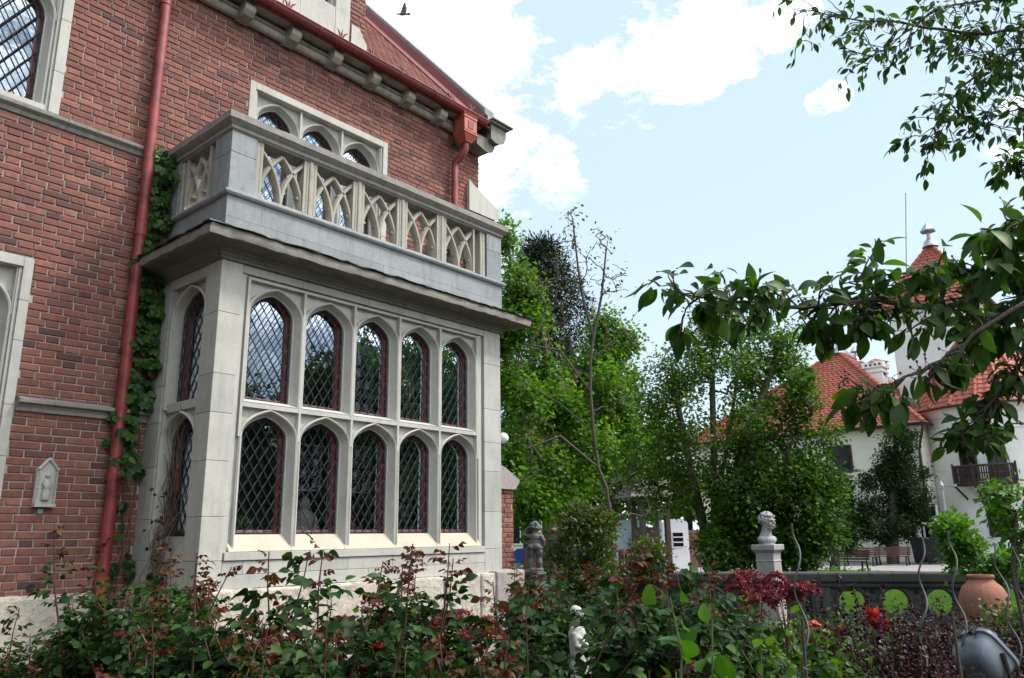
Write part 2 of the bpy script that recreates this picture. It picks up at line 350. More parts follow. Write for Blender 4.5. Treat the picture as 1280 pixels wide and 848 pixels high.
    MT['l_rose'] = leafm('rose_leaf', [(0, (.009, .026, .007)), (.45, (.019, .050, .011)), (.8, (.040, .088, .018)), (1, (.075, .11, .024))], .24, .5, spec=.16)
    MT['l_rosered'] = leafm('young_rose_leaf', [(0, (.060, .008, .010)), (.35, (.085, .016, .012)), (.6, (.095, .040, .012)), (.85, (.085, .075, .013)), (1, (.10, .115, .018))], .34, .5, (1.4, 1.15, .8))
    MT['l_maple'] = leafm('bright_tree_leaf', G((.030, .085, .008), (.075, .175, .014), (.135, .24, .024)), .45, .5)
    MT['l_tree'] = leafm('small_tree_leaf', G((.030, .075, .008), (.065, .145, .013), (.13, .23, .026)), .42, .45)
    MT['l_dense'] = leafm('dark_tree_leaf', G((.015, .044, .006), (.034, .088, .010), (.075, .15, .016)), .35, .5)
    MT['l_pine'] = leafm('pine_needle', G((.010, .020, .010), (.018, .032, .015), (.034, .050, .022)), .1, .6)
    MT['l_yew'] = leafm('yew_needle', G((.008, .024, .006), (.017, .044, .009), (.036, .078, .014)), .12, .6)
    MT['l_sap'] = leafm('olive_leaf', G((.06, .075, .02), (.10, .10, .028), (.13, .115, .04)), .35, .5)
    MT['l_shrub'] = leafm('mixed_shrub_leaf', [(0, (.018, .042, .010)), (.5, (.04, .085, .014)), (.85, (.10, .14, .03)), (.95, (.16, .11, .04)), (1, (.28, .09, .05))], .3, .42)
    MT['l_ivy'] = leafm('creeper_leaf', G((.014, .045, .010), (.028, .082, .014), (.065, .14, .02)), .3, .42)
    MT['l_bright'] = leafm('fresh_leaf', G((.035, .10, .010), (.065, .165, .014), (.11, .24, .022)), .42, .38)
    MT['l_barb'] = leafm('barberry_leaf', G((.014, .006, .009), (.030, .010, .014), (.060, .018, .022)), .2, .45, (1.3, 1, 1))
    MT['l_astil'] = leafm('red_feather_leaf', G((.10, .014, .020), (.17, .028, .035), (.25, .055, .06)), .3, .5, (1.3, 1, 1))
    MT['l_grass'] = leafm('grass_blade', G((.02, .05, .008), (.04, .095, .012), (.08, .15, .02)), .3, .5)
mats()
# ================================================================== GROUND
def sheet(name, poly, z, m):
    mb = MB(); mb.add([(x, y, z) for x, y in poly], [tuple(range(len(poly)))])
    return tag(mb.build(name, m), kind='structure')
sheet('ground', [(-900, -900), (1200, -900), (1200, 1200), (-900, 1200)], 0, MT['soil'])
sheet('lawn', [(14.2, 7.3), (15.9, 3.0), (17.5, -3), (60, -30), (60, 60), (13, 60), (10.5, 10.4)], .004, MT['lawn'])
sheet('plaza', [(36.5, -8), (62, -8), (62, 27), (30, 34), (30, 18), (37, 15)], .008, MT['cobble'])
# ================================================================== VILLA
villa = thing('brick_villa', 'red brick villa with pale stone bay window, gothic balcony and red tiled roof', 'house', (0, 8.33, 0))
YW = 8.33; YB = 7.0
ARK = (.72, .28)
def az_(t): return ARK[0] * math.sqrt(max(0, 1 - (1 - t) ** 2)) + ARK[1] * t
def arch_pts(cx, hw, zs, h, n=9):
    o = []
    for i in range(-n, n + 1):
        t = 1 - abs(i) / n; t = t ** 1.5 if t < 1 else 1
        o.append((cx + math.copysign(hw * (1 - t), i) if i else cx, zs + h * az_(t)))
    return o
def outline(cx, hw, z0, zs, h): return [(cx - hw, z0)] + arch_pts(cx, hw, zs, h) + [(cx + hw, z0)]
def arch_h(u, cx, hw, zs, h):
    t = 1 - abs(u - cx) / hw
    return -9 if t < 0 else zs + h * az_(t)
NPANE = [0]
def light(mp, sm, cx, hw, z0, zs, h, ztop, ring=.085, v0=.0, zj=None, dw=.11, dh=.175, parent=villa, bars=.0056, label=None, twin=False):
    """one arched light: stone ring into sm, window part with frame, pane, lattice. mp(u, v, z): v into the wall"""
    zj = z0 if zj is None else zj
    prof = [(0, v0 + .075), (0, v0 + .018), (.014, v0 + .004), (.03, v0 + .012), (.036, v0 + .03), (ring - .012, v0 + .098), (ring, v0 + .10), (ring, v0 + .21)]
    sm.loft([[mp(u, v, z) for u, z in outline(cx, hw - w, zj, zs, h - .8 * w)] for w, v in prof])
    o = arch_pts(cx, hw, zs, h)
    for (a, za), (b, zb) in zip(o[:-1], o[1:]):
        sm.add([mp(a, v0 + .07, za), mp(b, v0 + .07, zb), mp(b, v0 + .07, ztop), mp(a, v0 + .07, ztop)], [(0, 1, 2, 3)])
    gw = hw - ring; gh = h - .8 * ring
    fr = MB()
    rr = [[mp(u, v, z) for u, z in outline(cx, gw - w, z0 + w, zs, gh - .8 * w)] for w, v in ((-.01, v0 + .15), (.03, v0 + .15), (.04, v0 + .16), (.04, v0 + .2))]
    fr.loft(rr, closed=True)
    wo = fr.build('window', MT['redwood'], parent)
    if label: wo['label'] = label
    pa = MB(); oo = outline(cx, gw - .03, z0 + .02, zs, gh - .03)
    tl = random.uniform(-.012, .012); t2 = random.uniform(-.008, .010)
    pts = [mp(u, v0 + .185 + tl * (u - cx) + t2 * (z - z0), z) for u, z in oo]
    pa.add(pts, [tuple(range(len(pts)))]); pa.build('pane', MT['glass'], wo)
    la = MB(); k = dh / dw; zt = zs + gh
    for sgn in (1, -1):
        c = -3.0
        while c < 3.0:
            seg = []
            for i in range(161):
                z = z0 + (zt - z0) * i / 160; u = cx + c + sgn * (z - z0) / k
                if abs(u - cx) < gw and z < arch_h(u, cx, gw, zs, gh): seg.append((u, z))
            if len(seg) > 3: j_ = lambda: random.uniform(-.005, .005); md = seg[len(seg) // 2]; la.tube([mp(seg[0][0] + j_(), v0 + .125 + .006 * sgn, seg[0][1]), mp(md[0] + j_(), v0 + .125 + .006 * sgn + j_() * .5, md[1]), mp(seg[-1][0] + j_(), v0 + .125 + .006 * sgn, seg[-1][1])], bars, 4)
            c += dw
    ol = outline(cx, gw - .012, z0 + .015, zs, gh - .01)
    la.tube([mp(u, v0 + .125, z) for u, z in ol] + [mp(ol[0][0], v0 + .125, ol[0][1])], .010, 4)
    la.build('lattice', MT['lead'], wo)
    return wo
F_ = lambda u, v, z: (u, YB + v, z)
FW = lambda u, v, z: (u, YW + v, z)
# ---- brick facing
HOLES = [(.25, 2.487, .9, 4.337), (.25, 2.515, 5.93, 8.3), (3.742, 7.918, 0, 4.62), (4.635, 6.925, 4.5, 7.36), (8.63, 8.915, 6.8, 7.36)]
def brick_face(mb, mp, u0, u1, z0, z1, holes, v=0.0, seed=1, p=.075, st=.248, hd=.118, j=.013):
    rd = random.Random(seed); r = 0; z = z0
    while z < z1 - .02:
        zc = z + p / 2; free = [(u0, u1)]
        for a, b, c, d in holes:
            if c < zc < d:
                nf = []
                for s, e in free:
                    if a > s: nf.append((s, min(e, a)))
                    if b < e: nf.append((max(s, b), e))
                free = [q for q in nf if q[1] - q[0] > .03]
        u = u0 - 1 + (0 if r % 2 == 0 else (st + hd) / 2 + j) + rd.uniform(-.012, .012); kk = 0
        while u < u1:
            L = st if kk % 2 == 0 else hd; L += rd.uniform(-.008, .008)
            for s, e in free:
                a = max(u, s); b = min(u + L, e)
                if b - a > .025:
                    w = [rd.uniform(-.0022, .0022) for _ in range(6)]; dv = v - .010 + rd.uniform(-.003, .003)
                    za = z + j * .5; zb = z + p - j * .5
                    mb.val = min(1, max(0, rd.betavariate(2.2, 2.2) if rd.random() > .07 else rd.uniform(0, .12)))
                    c = .006
                    f4 = [(a + w[0], za + w[1]), (b + w[2], za + w[3]), (b + w[2], zb + w[4]), (a + w[0], zb + w[5])]
                    f4i = [(f4[0][0] + c, f4[0][1] + c), (f4[1][0] - c, f4[1][1] + c), (f4[2][0] - c, f4[2][1] - c), (f4[3][0] + c, f4[3][1] - c)]
                    vs = [mp(x, v + .012, y) for x, y in f4] + [mp(x, dv + .004, y) for x, y in f4] + [mp(x, dv, y) for x, y in f4i]
                    fs = [(i, (i + 1) % 4, 4 + (i + 1) % 4, 4 + i) for i in range(4)] + [(4 + i, 4 + (i + 1) % 4, 8 + (i + 1) % 4, 8 + i) for i in range(4)] + [(8, 9, 10, 11)]
                    mb.add(vs, fs)
            u += L + j; kk += 1
        z += p; r += 1
wall = MB()
def mortar_plane(mb, mp, u0, u1, z0, z1, holes, v):
    us = sorted({u0, u1, *[h[0] for h in holes], *[h[1] for h in holes]}); zs = sorted({z0, z1, *[h[2] for h in holes], *[h[3] for h in holes]})
    for a, b in zip(us[:-1], us[1:]):
        for c, d in zip(zs[:-1], zs[1:]):
            if a < u0 or b > u1 or c < z0 or d > z1: continue
            if any(h[0] < (a + b) / 2 < h[1] and h[2] < (c + d) / 2 < h[3] for h in holes): continue
            mb.add([mp(a, v, c), mp(b, v, c), mp(b, v, d), mp(a, v, d)], [(0, 1, 2, 3)])
wall.cur = 0; mortar_plane(wall, FW, -4, 8.915, 0, 8.3, HOLES, .004)
wall.cur = 1; brick_face(wall, FW, -4, 8.925, .975, 8.25, HOLES, 0, 3)
SIDE = lambda u, v, z: (8.915 - v, YW + u, z)
wall.cur = 0; wall.add([SIDE(0.0, .004, 0), SIDE(10, .004, 0), SIDE(10, .004, 8.3), SIDE(0, .004, 8.3)], [(0, 1, 2, 3)])
wall.add([SIDE(0, .004, 8.3), SIDE(10, .004, 8.3), SIDE(5, .004, 13.8)], [(0, 1, 2)])
wall.add([(-4, 18.33, 0), (8.91, 18.33, 0), (8.91, 18.33, 8.3), (-4, 18.33, 8.3)], [(0, 1, 2, 3)])
wall.add([(-4, 8.34, 0), (-4, 18.33, 0), (-4, 18.33, 8.3), (-4, 13.4, 13.9), (-4, 8.34, 8.3)], [(0, 1, 2, 3, 4)])
wall.cur = 1; brick_face(wall, SIDE, 0, 5.0, .975, 8.25, [], 0, 5)
for k in range(60):                                     # gable bricks on the side wall
    z = 8.25 + k * .075; a = (z - 8.28) / 1.12
    if a > 4.9: break
    brick_face(wall, SIDE, max(0, a), 5.0, z, z + .074, [], 0, 50 + k)
wall.build('brick_wall', [MT['mortar'], MT['brick']], villa, attr=True)
# rubble footing of the main wall
pl = MB(); rd = random.Random(4)
x = -4.0
while x < 3.7:
    w = rd.uniform(.55, .9); top = .97 + rd.uniform(-.03, .03) + (.20 if 2.2 < x + w / 2 < 2.95 else 0)
    pl.box(x, min(x + w, 3.72), 8.20 - (.03 if .97 < top - .1 else 0), 8.34, -.1, top); x += w + .015
FOOT = pl.build('wall_footing', MT['rubble'], villa, bevel=.035)
vp = MB(); vp.tube([(2.835, 8.30, 1.215), (2.835, 8.36, 1.215)], .034, 12); vp.build('vent_pipe', MT['iron'], villa)
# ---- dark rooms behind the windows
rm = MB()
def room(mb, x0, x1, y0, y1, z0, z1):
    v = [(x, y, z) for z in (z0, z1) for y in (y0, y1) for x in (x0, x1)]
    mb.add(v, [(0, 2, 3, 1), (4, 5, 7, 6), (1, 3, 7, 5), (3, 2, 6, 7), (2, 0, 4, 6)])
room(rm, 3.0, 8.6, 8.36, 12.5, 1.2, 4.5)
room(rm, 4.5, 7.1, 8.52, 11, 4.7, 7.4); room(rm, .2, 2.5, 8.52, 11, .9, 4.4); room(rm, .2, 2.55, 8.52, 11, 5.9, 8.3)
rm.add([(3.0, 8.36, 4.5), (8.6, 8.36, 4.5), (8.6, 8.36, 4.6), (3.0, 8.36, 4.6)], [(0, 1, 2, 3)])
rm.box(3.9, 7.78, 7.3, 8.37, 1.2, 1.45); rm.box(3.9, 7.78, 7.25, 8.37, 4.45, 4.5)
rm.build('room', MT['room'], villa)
# ---- bay window
bay = MB()
AR = random.Random(99)
ROUGH = bpy.data.textures.new('rough_stone', 'CLOUDS'); ROUGH.noise_scale = .07; ROUGH.noise_depth = 4
def rough(o, k=.035):
    a = o.modifiers.new('dense', 'SUBSURF'); a.subdivision_type = 'SIMPLE'; a.levels = 4; a.render_levels = 4
    d = o.modifiers.new('rough', 'DISPLACE'); d.texture = ROUGH; d.texture_coords = 'OBJECT'; d.texture_coords_object = villa; d.strength = k; d.mid_level = .6
    return o
def ashlar(mb, x0, x1, y0, y1, z0, z1, hs, Lb=None, off=0, g=.0015):
    z = z0; i = 0
    while z < z1 - .01:
        h = hs[i % len(hs)]; zt = min(z1, z + h)
        if z1 - zt < .06: zt = z1
        if Lb:
            xs = [x0]; x = x0 + Lb * (.35 if (i + off) % 2 else .8)
            while x < x1 - .15: xs.append(x); x += Lb
            xs.append(x1)
        else: xs = [x0, x1]
        for a, b in zip(xs[:-1], xs[1:]): mb.val = AR.random() ** 1.6; mb.box(a + g, b - g, y0, y1, z + g, zt - g)
        z = zt; i += 1
CX0, CP = 4.065, .68
ashlar(bay, 3.74, 3.98, 7.0, 7.29, 1.17, 4.36, [.26, .40, .52, .46, .38, .62, .5])        # corner pilasters
ashlar(bay, 7.59, 7.92, 7.0, 7.29, 1.17, 4.36, [.30, .46, .52, .38, .44, .62, .5])
for a, b, y in ((3.98, 4.03, 7.02), (4.03, 4.07, 7.045), (7.46, 7.50, 7.045), (7.50, 7.555, 7.025), (7.555, 7.59, 7.045)): bay.box(a, b, y, 7.29, 1.43, 4.26)
ashlar(bay, 3.98, 7.59, 7.002, 7.3, 1.17, 1.425, [.13, .13], .62)                       # apron below the sill
bay.box(3.99, 7.58, 6.985, 7.3, 1.43, 1.505)
ashlar(bay, 3.74, 3.99, 7.29, 8.34, 1.17, 1.43, [.13, .13])
ashlar(bay, 7.60, 7.92, 7.29, 8.34, 1.17, 4.36, [.26, .40, .52, .46, .38, .62, .5])
ashlar(bay, 3.742, 4.0, 8.03, 8.34, 1.43, 4.36, [.40, .52, .46, .38, .62, .5])            # wall pilaster of the left return
bay.box(3.765, 4.0, 7.99, 8.03, 1.43, 4.26)
ashlar(bay, 3.982, 7.588, 7.004, 7.3, 4.262, 4.36, [.1], .9)
bay.box(3.744, 3.985, 7.292, 8.028, 4.236, 4.36); bay.box(3.985, 7.6, 7.04, 7.3, 4.24, 4.262)
bayo = bay.build('bay_wall', MT['ashlar'], villa, bevel=.004, attr=True)
sl = MB()                                                                                # sloped sill
for i, (a, b) in enumerate(((4.03, 4.72), (4.72, 5.38), (5.38, 6.1), (6.1, 6.74), (6.74, 7.5))):
    sl.prism([(7.25, 1.40), (6.985, 1.507), (6.985, 1.512), (7.10, 1.668), (7.25, 1.675)], lambda p, q, t: (t, p, q), a + .001, b - .001)
sl.build('sill', MT['cream'], bayo, bevel=.003)
tr = MB()
for k in range(5):
    cx = CX0 + CP * (k + .5)
    light(F_, tr, cx, CP / 2, 1.672, 2.63, .27, 2.915, zj=1.50, parent=villa)
    light(F_, tr, cx, CP / 2, 2.99, 3.90, .29, 4.235, zj=2.93, parent=villa)
for k in range(6):
    x = CX0 + CP * k
    tr.box(x - .014, x + .014, 7.006, 7.08, 2.6, 4.24); 
tr.box(4.065, 7.465, 7.008, 7.09, 2.90, 2.945)
tr.prism([(7.015, 2.945), (7.005, 2.95), (7.11, 2.995), (7.2, 2.995), (7.2, 2.945)], lambda p, q, t: (t, p, q), 4.065, 7.465)
tr.box(4.065, 7.465, 7.012, 7.08, 4.215, 4.242)
# left return, one light above another
L_ = lambda u, v, z: (3.74 + v, 8.33 - u, z)
light(L_, tr, .70, .36, 1.672, 2.60, .29, 2.915, ring=.06, zj=1.45, parent=villa, v0=.0)
light(L_, tr, .70, .36, 2.99, 3.92, .30, 4.235, ring=.06, zj=2.93, parent=villa, v0=.0)
tr.box(3.775, 3.86, 7.29, 7.95, 2.90, 2.99)
tr.prism([(3.755, 1.40), (3.755, 1.47), (3.87, 1.66), (3.95, 1.668), (3.95, 1.4)], lambda p, q, t: (p, t, q), 7.29, 7.95)
tr.build('window_tracery', MT['ashlar'], bayo, smooth=35)
def ring_sweep(mb, prof, x0, x1, yf, yb, n=1, jit=None, rs=1):
    rd = random.Random(rs); rings = []
    for i, (o, z) in enumerate(prof):
        pts = []
        a, b, c, d = np.array((x0 - o, yb)), np.array((x0 - o, yf - o)), np.array((x1 + o, yf - o)), np.array((x1 + o, yb))
        for p, q, m in ((a, b, max(1, n // 3)), (b, c, n), (c, d, max(1, n // 3))):
            for k in range(m): pts.append(p + (q - p) * k / m)
        pts.append(d)
        jj = jit[i] if jit else 0
        rings.append([(p[0] + rd.uniform(-jj, jj), p[1] + rd.uniform(-jj, jj), z + rd.uniform(-jj, jj) * .8) for p in pts])
    mb.loft(rings)
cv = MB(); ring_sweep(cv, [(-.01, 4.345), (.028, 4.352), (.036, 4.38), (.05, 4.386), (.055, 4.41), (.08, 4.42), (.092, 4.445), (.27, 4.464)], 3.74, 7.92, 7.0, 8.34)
cv.build('cornice_moulding', MT['shade_grime'], bayo, smooth=25)
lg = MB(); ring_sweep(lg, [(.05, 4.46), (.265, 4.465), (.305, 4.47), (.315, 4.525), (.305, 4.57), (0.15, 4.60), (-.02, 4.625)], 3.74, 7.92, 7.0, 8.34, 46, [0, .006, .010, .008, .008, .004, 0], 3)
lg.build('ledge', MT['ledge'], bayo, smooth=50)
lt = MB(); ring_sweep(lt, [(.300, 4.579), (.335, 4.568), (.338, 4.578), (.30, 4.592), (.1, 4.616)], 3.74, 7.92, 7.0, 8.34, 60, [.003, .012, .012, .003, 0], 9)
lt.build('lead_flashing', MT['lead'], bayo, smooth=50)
rb = MB(); rd = random.Random(8); x = 3.70                                               # rough stones under the bay
while x < 8.05:
    w = rd.uniform(.5, .95); h = rd.uniform(1.168, 1.175) if x < 7.3 else 1.18
    rb.box(x, min(x + w, 8.1), 6.93 + rd.uniform(-.04, .03), 7.4, -.1, h); x += w + .012
rb.box(3.68, 4.0, 7.42, 8.3, -.1, 1.15); rb.box(7.7, 7.97, 7.42, 8.3, -.1, 1.15)
rough(rb.build('rough_footing', MT['rubble'], bayo, bevel=.04))
rough(FOOT)
# ---- balcony
bal = MB()
ashlar(bal, 3.74, 7.97, 7.0, 7.18, 4.60, 5.05, [.22, .25], 1.15, g=.0006)
ashlar(bal, 3.742, 3.92, 7.18, 8.34, 4.60, 5.05, [.22, .25]); ashlar(bal, 7.79, 7.968, 7.18, 8.34, 4.60, 5.05, [.22, .25])
bal.box(3.9, 7.8, 7.15, 8.34, 4.62, 4.75)
balo = bal.build('balcony', MT['ashlar2'], villa, bevel=.002, attr=True)
bd = MB(); ring_sweep(bd, [(-.18, 5.045), (0, 5.045), (.03, 5.055), (.045, 5.075), (.045, 5.095), (.02, 5.115), (0, 5.122), (-.18, 5.122)], 3.74, 7.97, 7.0, 8.34)
bd.build('band', MT['ashlar2'], balo, smooth=30)
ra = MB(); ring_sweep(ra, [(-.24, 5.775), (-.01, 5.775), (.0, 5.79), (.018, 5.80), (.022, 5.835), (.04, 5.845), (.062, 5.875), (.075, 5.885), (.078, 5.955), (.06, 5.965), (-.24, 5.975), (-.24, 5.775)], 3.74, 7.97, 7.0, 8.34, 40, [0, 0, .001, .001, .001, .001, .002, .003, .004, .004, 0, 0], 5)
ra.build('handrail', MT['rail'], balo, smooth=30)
def post(x0, x1, y0, y1):
    p = MB(); ashlar(p, x0, x1, y0, y1, 5.12, 5.775, [.42, .3]); return p.build('post', MT['ashlar2'], balo, bevel=.005, attr=True)
post(3.74, 4.04, 7.0, 7.18); post(7.66, 7.97, 7.0, 7.18); post(3.742, 3.92, 7.18, 7.34); post(3.742, 3.92, 8.10, 8.34); post(7.788, 7.968, 7.18, 7.34); post(7.788, 7.968, 8.1, 8.34)
def bar2d(mb, pts, w, v0, v1, mp):
    n = len(pts); ra_ = []
    for i in range(n):
        a = np.array(pts[max(i - 1, 0)]); b = np.array(pts[min(i + 1, n - 1)]); t = b - a; t = t / max(1e-9, np.linalg.norm(t)); nn = np.array((-t[1], t[0])); p = np.array(pts[i])
        q = []
        for s, v in ((-.5, v1), (-.5, v0 + .02), (-.22, v0), (.22, v0), (.5, v0 + .02), (.5, v1)):
            c = p + nn * w * s; q.append(mp(c[0], v, c[1]))
        ra_.append(q)
    mb.loft(ra_, closed=True)
def tracery(cx, hw, mp, yo=.04):
    t = MB(); z0, H = 5.12, .655; Rr = .79
    for s, x0 in ((1, -hw), (-1, hw), (1, 0), (-1, 0)):
        pts = []
        for i in range(13):
            z = H * i / 12; x = x0 + s * (Rr - math.sqrt(Rr * Rr - z * z))
            if abs(x) <= hw + .005 and z < H - .02: pts.append((cx + x, z0 + z))
        bar2d(t, pts, .053, yo + .002 * s + (.004 if x0 else 0), yo + .10, mp)
    off = lambda z: Rr - math.sqrt(Rr * Rr - z * z)
    def cusp(x, z, sx, L=.058, b=.06):                                          # pointed foils
        t.prism([(cx + x, z0 + z - b), (cx + x + sx * L * .55, z0 + z - b * .25), (cx + x + sx * L, z0 + z), (cx + x + sx * L * .45, z0 + z + b * .3), (cx + x, z0 + z + b)], lambda p, q, v: mp(p, v, q), yo + .02, yo + .085)
    for sx in (-1, 1):
        z = .19; cusp(sx * (hw - off(z)), z, -sx); cusp(sx * off(z), z, sx, .045)
        z = .40; cusp(sx * (off(z) - .004), z, -sx, .045, .05)
    for s in (-1, 1): t.box(cx + s * hw - .016, cx + s * hw + .016, yo - .02, yo + .12, 5.12, 5.775, mp)
    t.box(cx - hw, cx + hw, yo - .02, yo + .12, 5.12, 5.145, mp)
    return t
BF = lambda u, v, z: (u, 7.0 + v, z); BL = lambda u, v, z: (3.74 + v, u, z); BR = lambda u, v, z: (7.97 - v, u, z)
for k in range(5):
    tracery(4.385 + .69 * k, .275, BF).build('tracery_panel', MT['tracery'], balo, smooth=40)
for k in range(4):
    p = MB(); x = 4.385 + .69 * k + .345
    p.box(x - .052, x + .052, 7.015, 7.16, 5.12, 5.775); p.box(x - .022, x + .022, 7.0, 7.03, 5.12, 5.775); p.build('baluster', MT['tracery'], balo, bevel=.012)
for q in (4.072, 7.575, 7.625): 
    p = MB(); p.box(q - .028, q + .022, 7.02, 7.16, 5.12, 5.775); p.build('baluster', MT['tracery'], balo, bevel=.01)
tracery(7.72, .25, BL).build('tracery_panel', MT['tracery'], balo, smooth=40); tracery(7.72, .25, BR).build('tracery_panel', MT['tracery'], balo, smooth=40)
p = MB(); p.box(3.77, 3.9, 7.985, 8.03, 5.12, 5.775); p.box(3.755, 3.9, 8.045, 8.095, 5.12, 5.775); p.build('baluster', MT['tracery'], balo, bevel=.01)
# ---- stone window surrounds in the brick wall
def surround(x0, x1, z0, z1, n, pitch, zs, h, zsill, border, ring=.085, dw=.11, dh=.175, bars=.0056):
    s = MB()
    c0 = (x0 + x1) / 2 - n * pitch / 2; c1 = c0 + n * pitch
    zz = z0; i = 0
    while zz < z1 - .01:                                                        # jamb stones
        zt = min(z1, zz + (.48, .62, .4)[i % 3]); zt = z1 if z1 - zt < .1 else zt
        s.box(x0, c0 - .03, YW - .018, YW + .2, zz + .001, zt - .001); s.box(c1 + .03, x1, YW - .018, YW + .2, zz + .001, zt - .001); zz = zt; i += 1
    s.box(c0 - .03, c1 + .03, YW - .017, YW + .2, z1 - border, z1 - .001)
    s.box(c0 - .03, c0, YW + .006, YW + .2, z0, z1 - border); s.box(c1, c1 + .03, YW + .006, YW + .2, z0, z1 - border)
    s.box(c0, c1, YW - .012, YW + .3, z0, zsill)
    so = s.build('window_surround', MT['ashlar'], villa, bevel=.006)
    t = MB()
    for k in range(n): light(lambda u, v, z: (u, YW + .02 + v, z), t, c0 + pitch * (k + .5), pitch / 2, zsill, zs, h, z1 - border, ring, dw=dw, dh=dh, parent=villa, bars=bars)
    for k in range(n + 1): t.box(c0 + pitch * k - .013, c0 + pitch * k + .013, YW + .022, YW + .1, zs - .05, z1 - border)
    t.build('mullions', MT['ashlar'], so, smooth=35)
surround(4.635, 6.925, 4.75, 7.36, 3, .685, 6.90, .31, 5.0, .10)
surround(.25, 2.487, .9, 4.337, 2, 1.0, 3.80, .42, 1.5, .10)
surround(.25, 2.515, 5.93, 8.28, 2, 1.0, 7.05, .46, 5.99, .10, dw=.15, dh=.24, bars=.008)
# ---- string courses
def course(name, x0, x1, prof):
    c = MB(); xs = [x0]
    while xs[-1] + 1.3 < x1: xs.append(xs[-1] + 1.1)
    xs.append(x1)
    for a, b in zip(xs[:-1], xs[1:]): c.prism(prof, lambda p, q, t: (t, YW - p, q), a + .001, b - .001)
    return c.build(name, MT['rail'], villa, bevel=.004)
course('string_course', -4, 3.735, [(-.05, 5.79), (.02, 5.79), (.035, 5.83), (.075, 5.86), (.08, 5.895), (.0, 5.925), (-.05, 5.925)])
course('string_course', 2.50, 3.735, [(-.05, 2.83), (.04, 2.83), (.045, 2.865), (.06, 2.885), (.06, 2.89), (.105, 2.905), (.105, 2.94), (.0, 2.975), (-.05, 2.975)])
# ---- eaves cornice with brackets, gutter
cn = MB()
cn.tube([(-4, 8.27, 8.13), (8.75, 8.27, 8.13)], .062, 12)
cn.box(-4, 8.75, 8.20, 8.4, 8.17, 8.21); cn.box(-4, 8.75, 8.26, 8.4, 8.2, 8.27); cn.box(-4, 8.75, 8.07, 8.4, 8.265, 8.31)
cno = cn.build('cornice', MT['cornice'], villa, bevel=.006)
for k in range(-12, 5):
    b = MB(); x = 5.10 + .685 * k
    b.prism([(8.30, 8.05), (8.12, 8.08), (8.06, 8.14), (8.06, 8.235), (8.10, 8.264), (8.30, 8.264)], lambda p, q, t: (t, p, q), x - .075, x + .075)
    b.build('bracket', MT['cornice'], cno, bevel=.012)
# ---- roof
SL = 1.12; RY0, RZ0 = 7.98, 8.26
def rp(x, s, off=0):                                # s metres up along Y
    return (x, RY0 + s, RZ0 + SL * s + off)
rf = MB(); rd = random.Random(2)
rf.cur = 1; rf.add([rp(-4.3, 0, -.03), rp(8.86, 0, -.03), rp(8.86, 5.2, -.03), rp(-4.3, 5.2, -.03)], [(0, 1, 2, 3)])
rf.add([(-4.3, 18.7, 8.2), (8.86, 18.7, 8.2), rp(8.86, 5.2, -.03), rp(-4.3, 5.2, -.03)], [(0, 1, 2, 3)])
rf.cur = 0
st = .115; nrow = 40
for r in range(nrow):
    x = 3.4 + (.075 if r % 2 else 0); s = r * st
    while x < 8.80:
        w = .148; b = min(x + w, 8.82); rf.val = rd.betavariate(2, 2); dz = rd.uniform(-.004, .004)
        a0 = rp(x, s, .028 + dz); a1 = rp(b, s, .028 + dz); a2 = rp(b, s + st + .02, .002); a3 = rp(x, s + st + .02, .002); m0 = rp((x + b) / 2, s - .03, .026 + dz)
        rf.add([a0, m0, a1, a2, a3, rp(x, s, .0), rp(b, s, 0)], [(0, 1, 2, 3, 4), (0, 5, 1), (1, 6, 2), (5, 6, 1)]); x += w + .003
rfo = rf.build('roof', [MT['oldtile'], MT['darkred']], villa, attr=True)
gt = MB(); gz, gy = 8.335, 7.99
sec = [(gy + .085 * math.cos(a), gz + .085 * math.sin(a)) for a in [math.pi * (1 + i / 10) for i in range(11)]]
sec2 = [(gy + .078 * math.cos(a), gz + .078 * math.sin(a)) for a in [math.pi * (2 - i / 10) for i in range(11)]]
gt.prism(sec + sec2, lambda p, q, t: (t, p, q), -4.3, 8.72)
gt.tube([(-4.3, gy - .085, gz), (8.72, gy - .085, gz)], .012, 8)
x = -4.0
while x < 8.7: gt.prism([(gy + .094 * math.cos(a), gz + .094 * math.sin(a)) for a in [math.pi * (1 + i / 10) for i in range(11)]] + [(gy + .07, gz), (gy - .07, gz)], lambda p, q, t: (t, p, q), x, x + .03); x += .72
gt.box(-4.3, 8.72, 8.03, 8.10, 8.27, 8.33)
gt.build('gutter', MT['darkred'], rfo, smooth=40)
for x in (4.9, 5.75, 6.3, 6.9, 7.9, 8.35):                                       # snow guard spikes over the gutter
    g = MB(); p0 = np.array((x, gy - .02, gz + .03))
    for dx in (-.05, 0, .05): g.tube([p0, p0 + (dx, -.01, .09), p0 + (dx * 1.9, -.02, .15 - abs(dx) * .4)], [.012, .014, .002], 5)
    g.build('gutter_spike', MT['darkred'], rfo)
cp = MB()
for k in range(6): 
    s0, s1 = .12 + k * .86, .12 + (k + 1) * .86 - .003
    v = []
    for s in (s0, s1): v += [rp(8.84, s, .20), rp(9.08, s, .20), rp(9.08, s, .32), rp(8.84, s, .32)]
    cp.add(v, [(0, 1, 2, 3), (7, 6, 5, 4), (0, 4, 5, 1), (1, 5, 6, 2), (2, 6, 7, 3), (3, 7, 4, 0)])
cp.build('gable_coping', MT['ashlar2'], rfo, bevel=.01)
fl = MB(); fl.add([rp(8.79, .1, .05), rp(8.84, .1, .23), rp(8.84, 5.2, .23), rp(8.79, 5.2, .05), rp(8.48, .1, .045), rp(8.48, 5.2, .045)], [(0, 1, 2, 3), (0, 3, 5, 4)])
fl.build('verge_flashing', MT['darkred'], rfo)
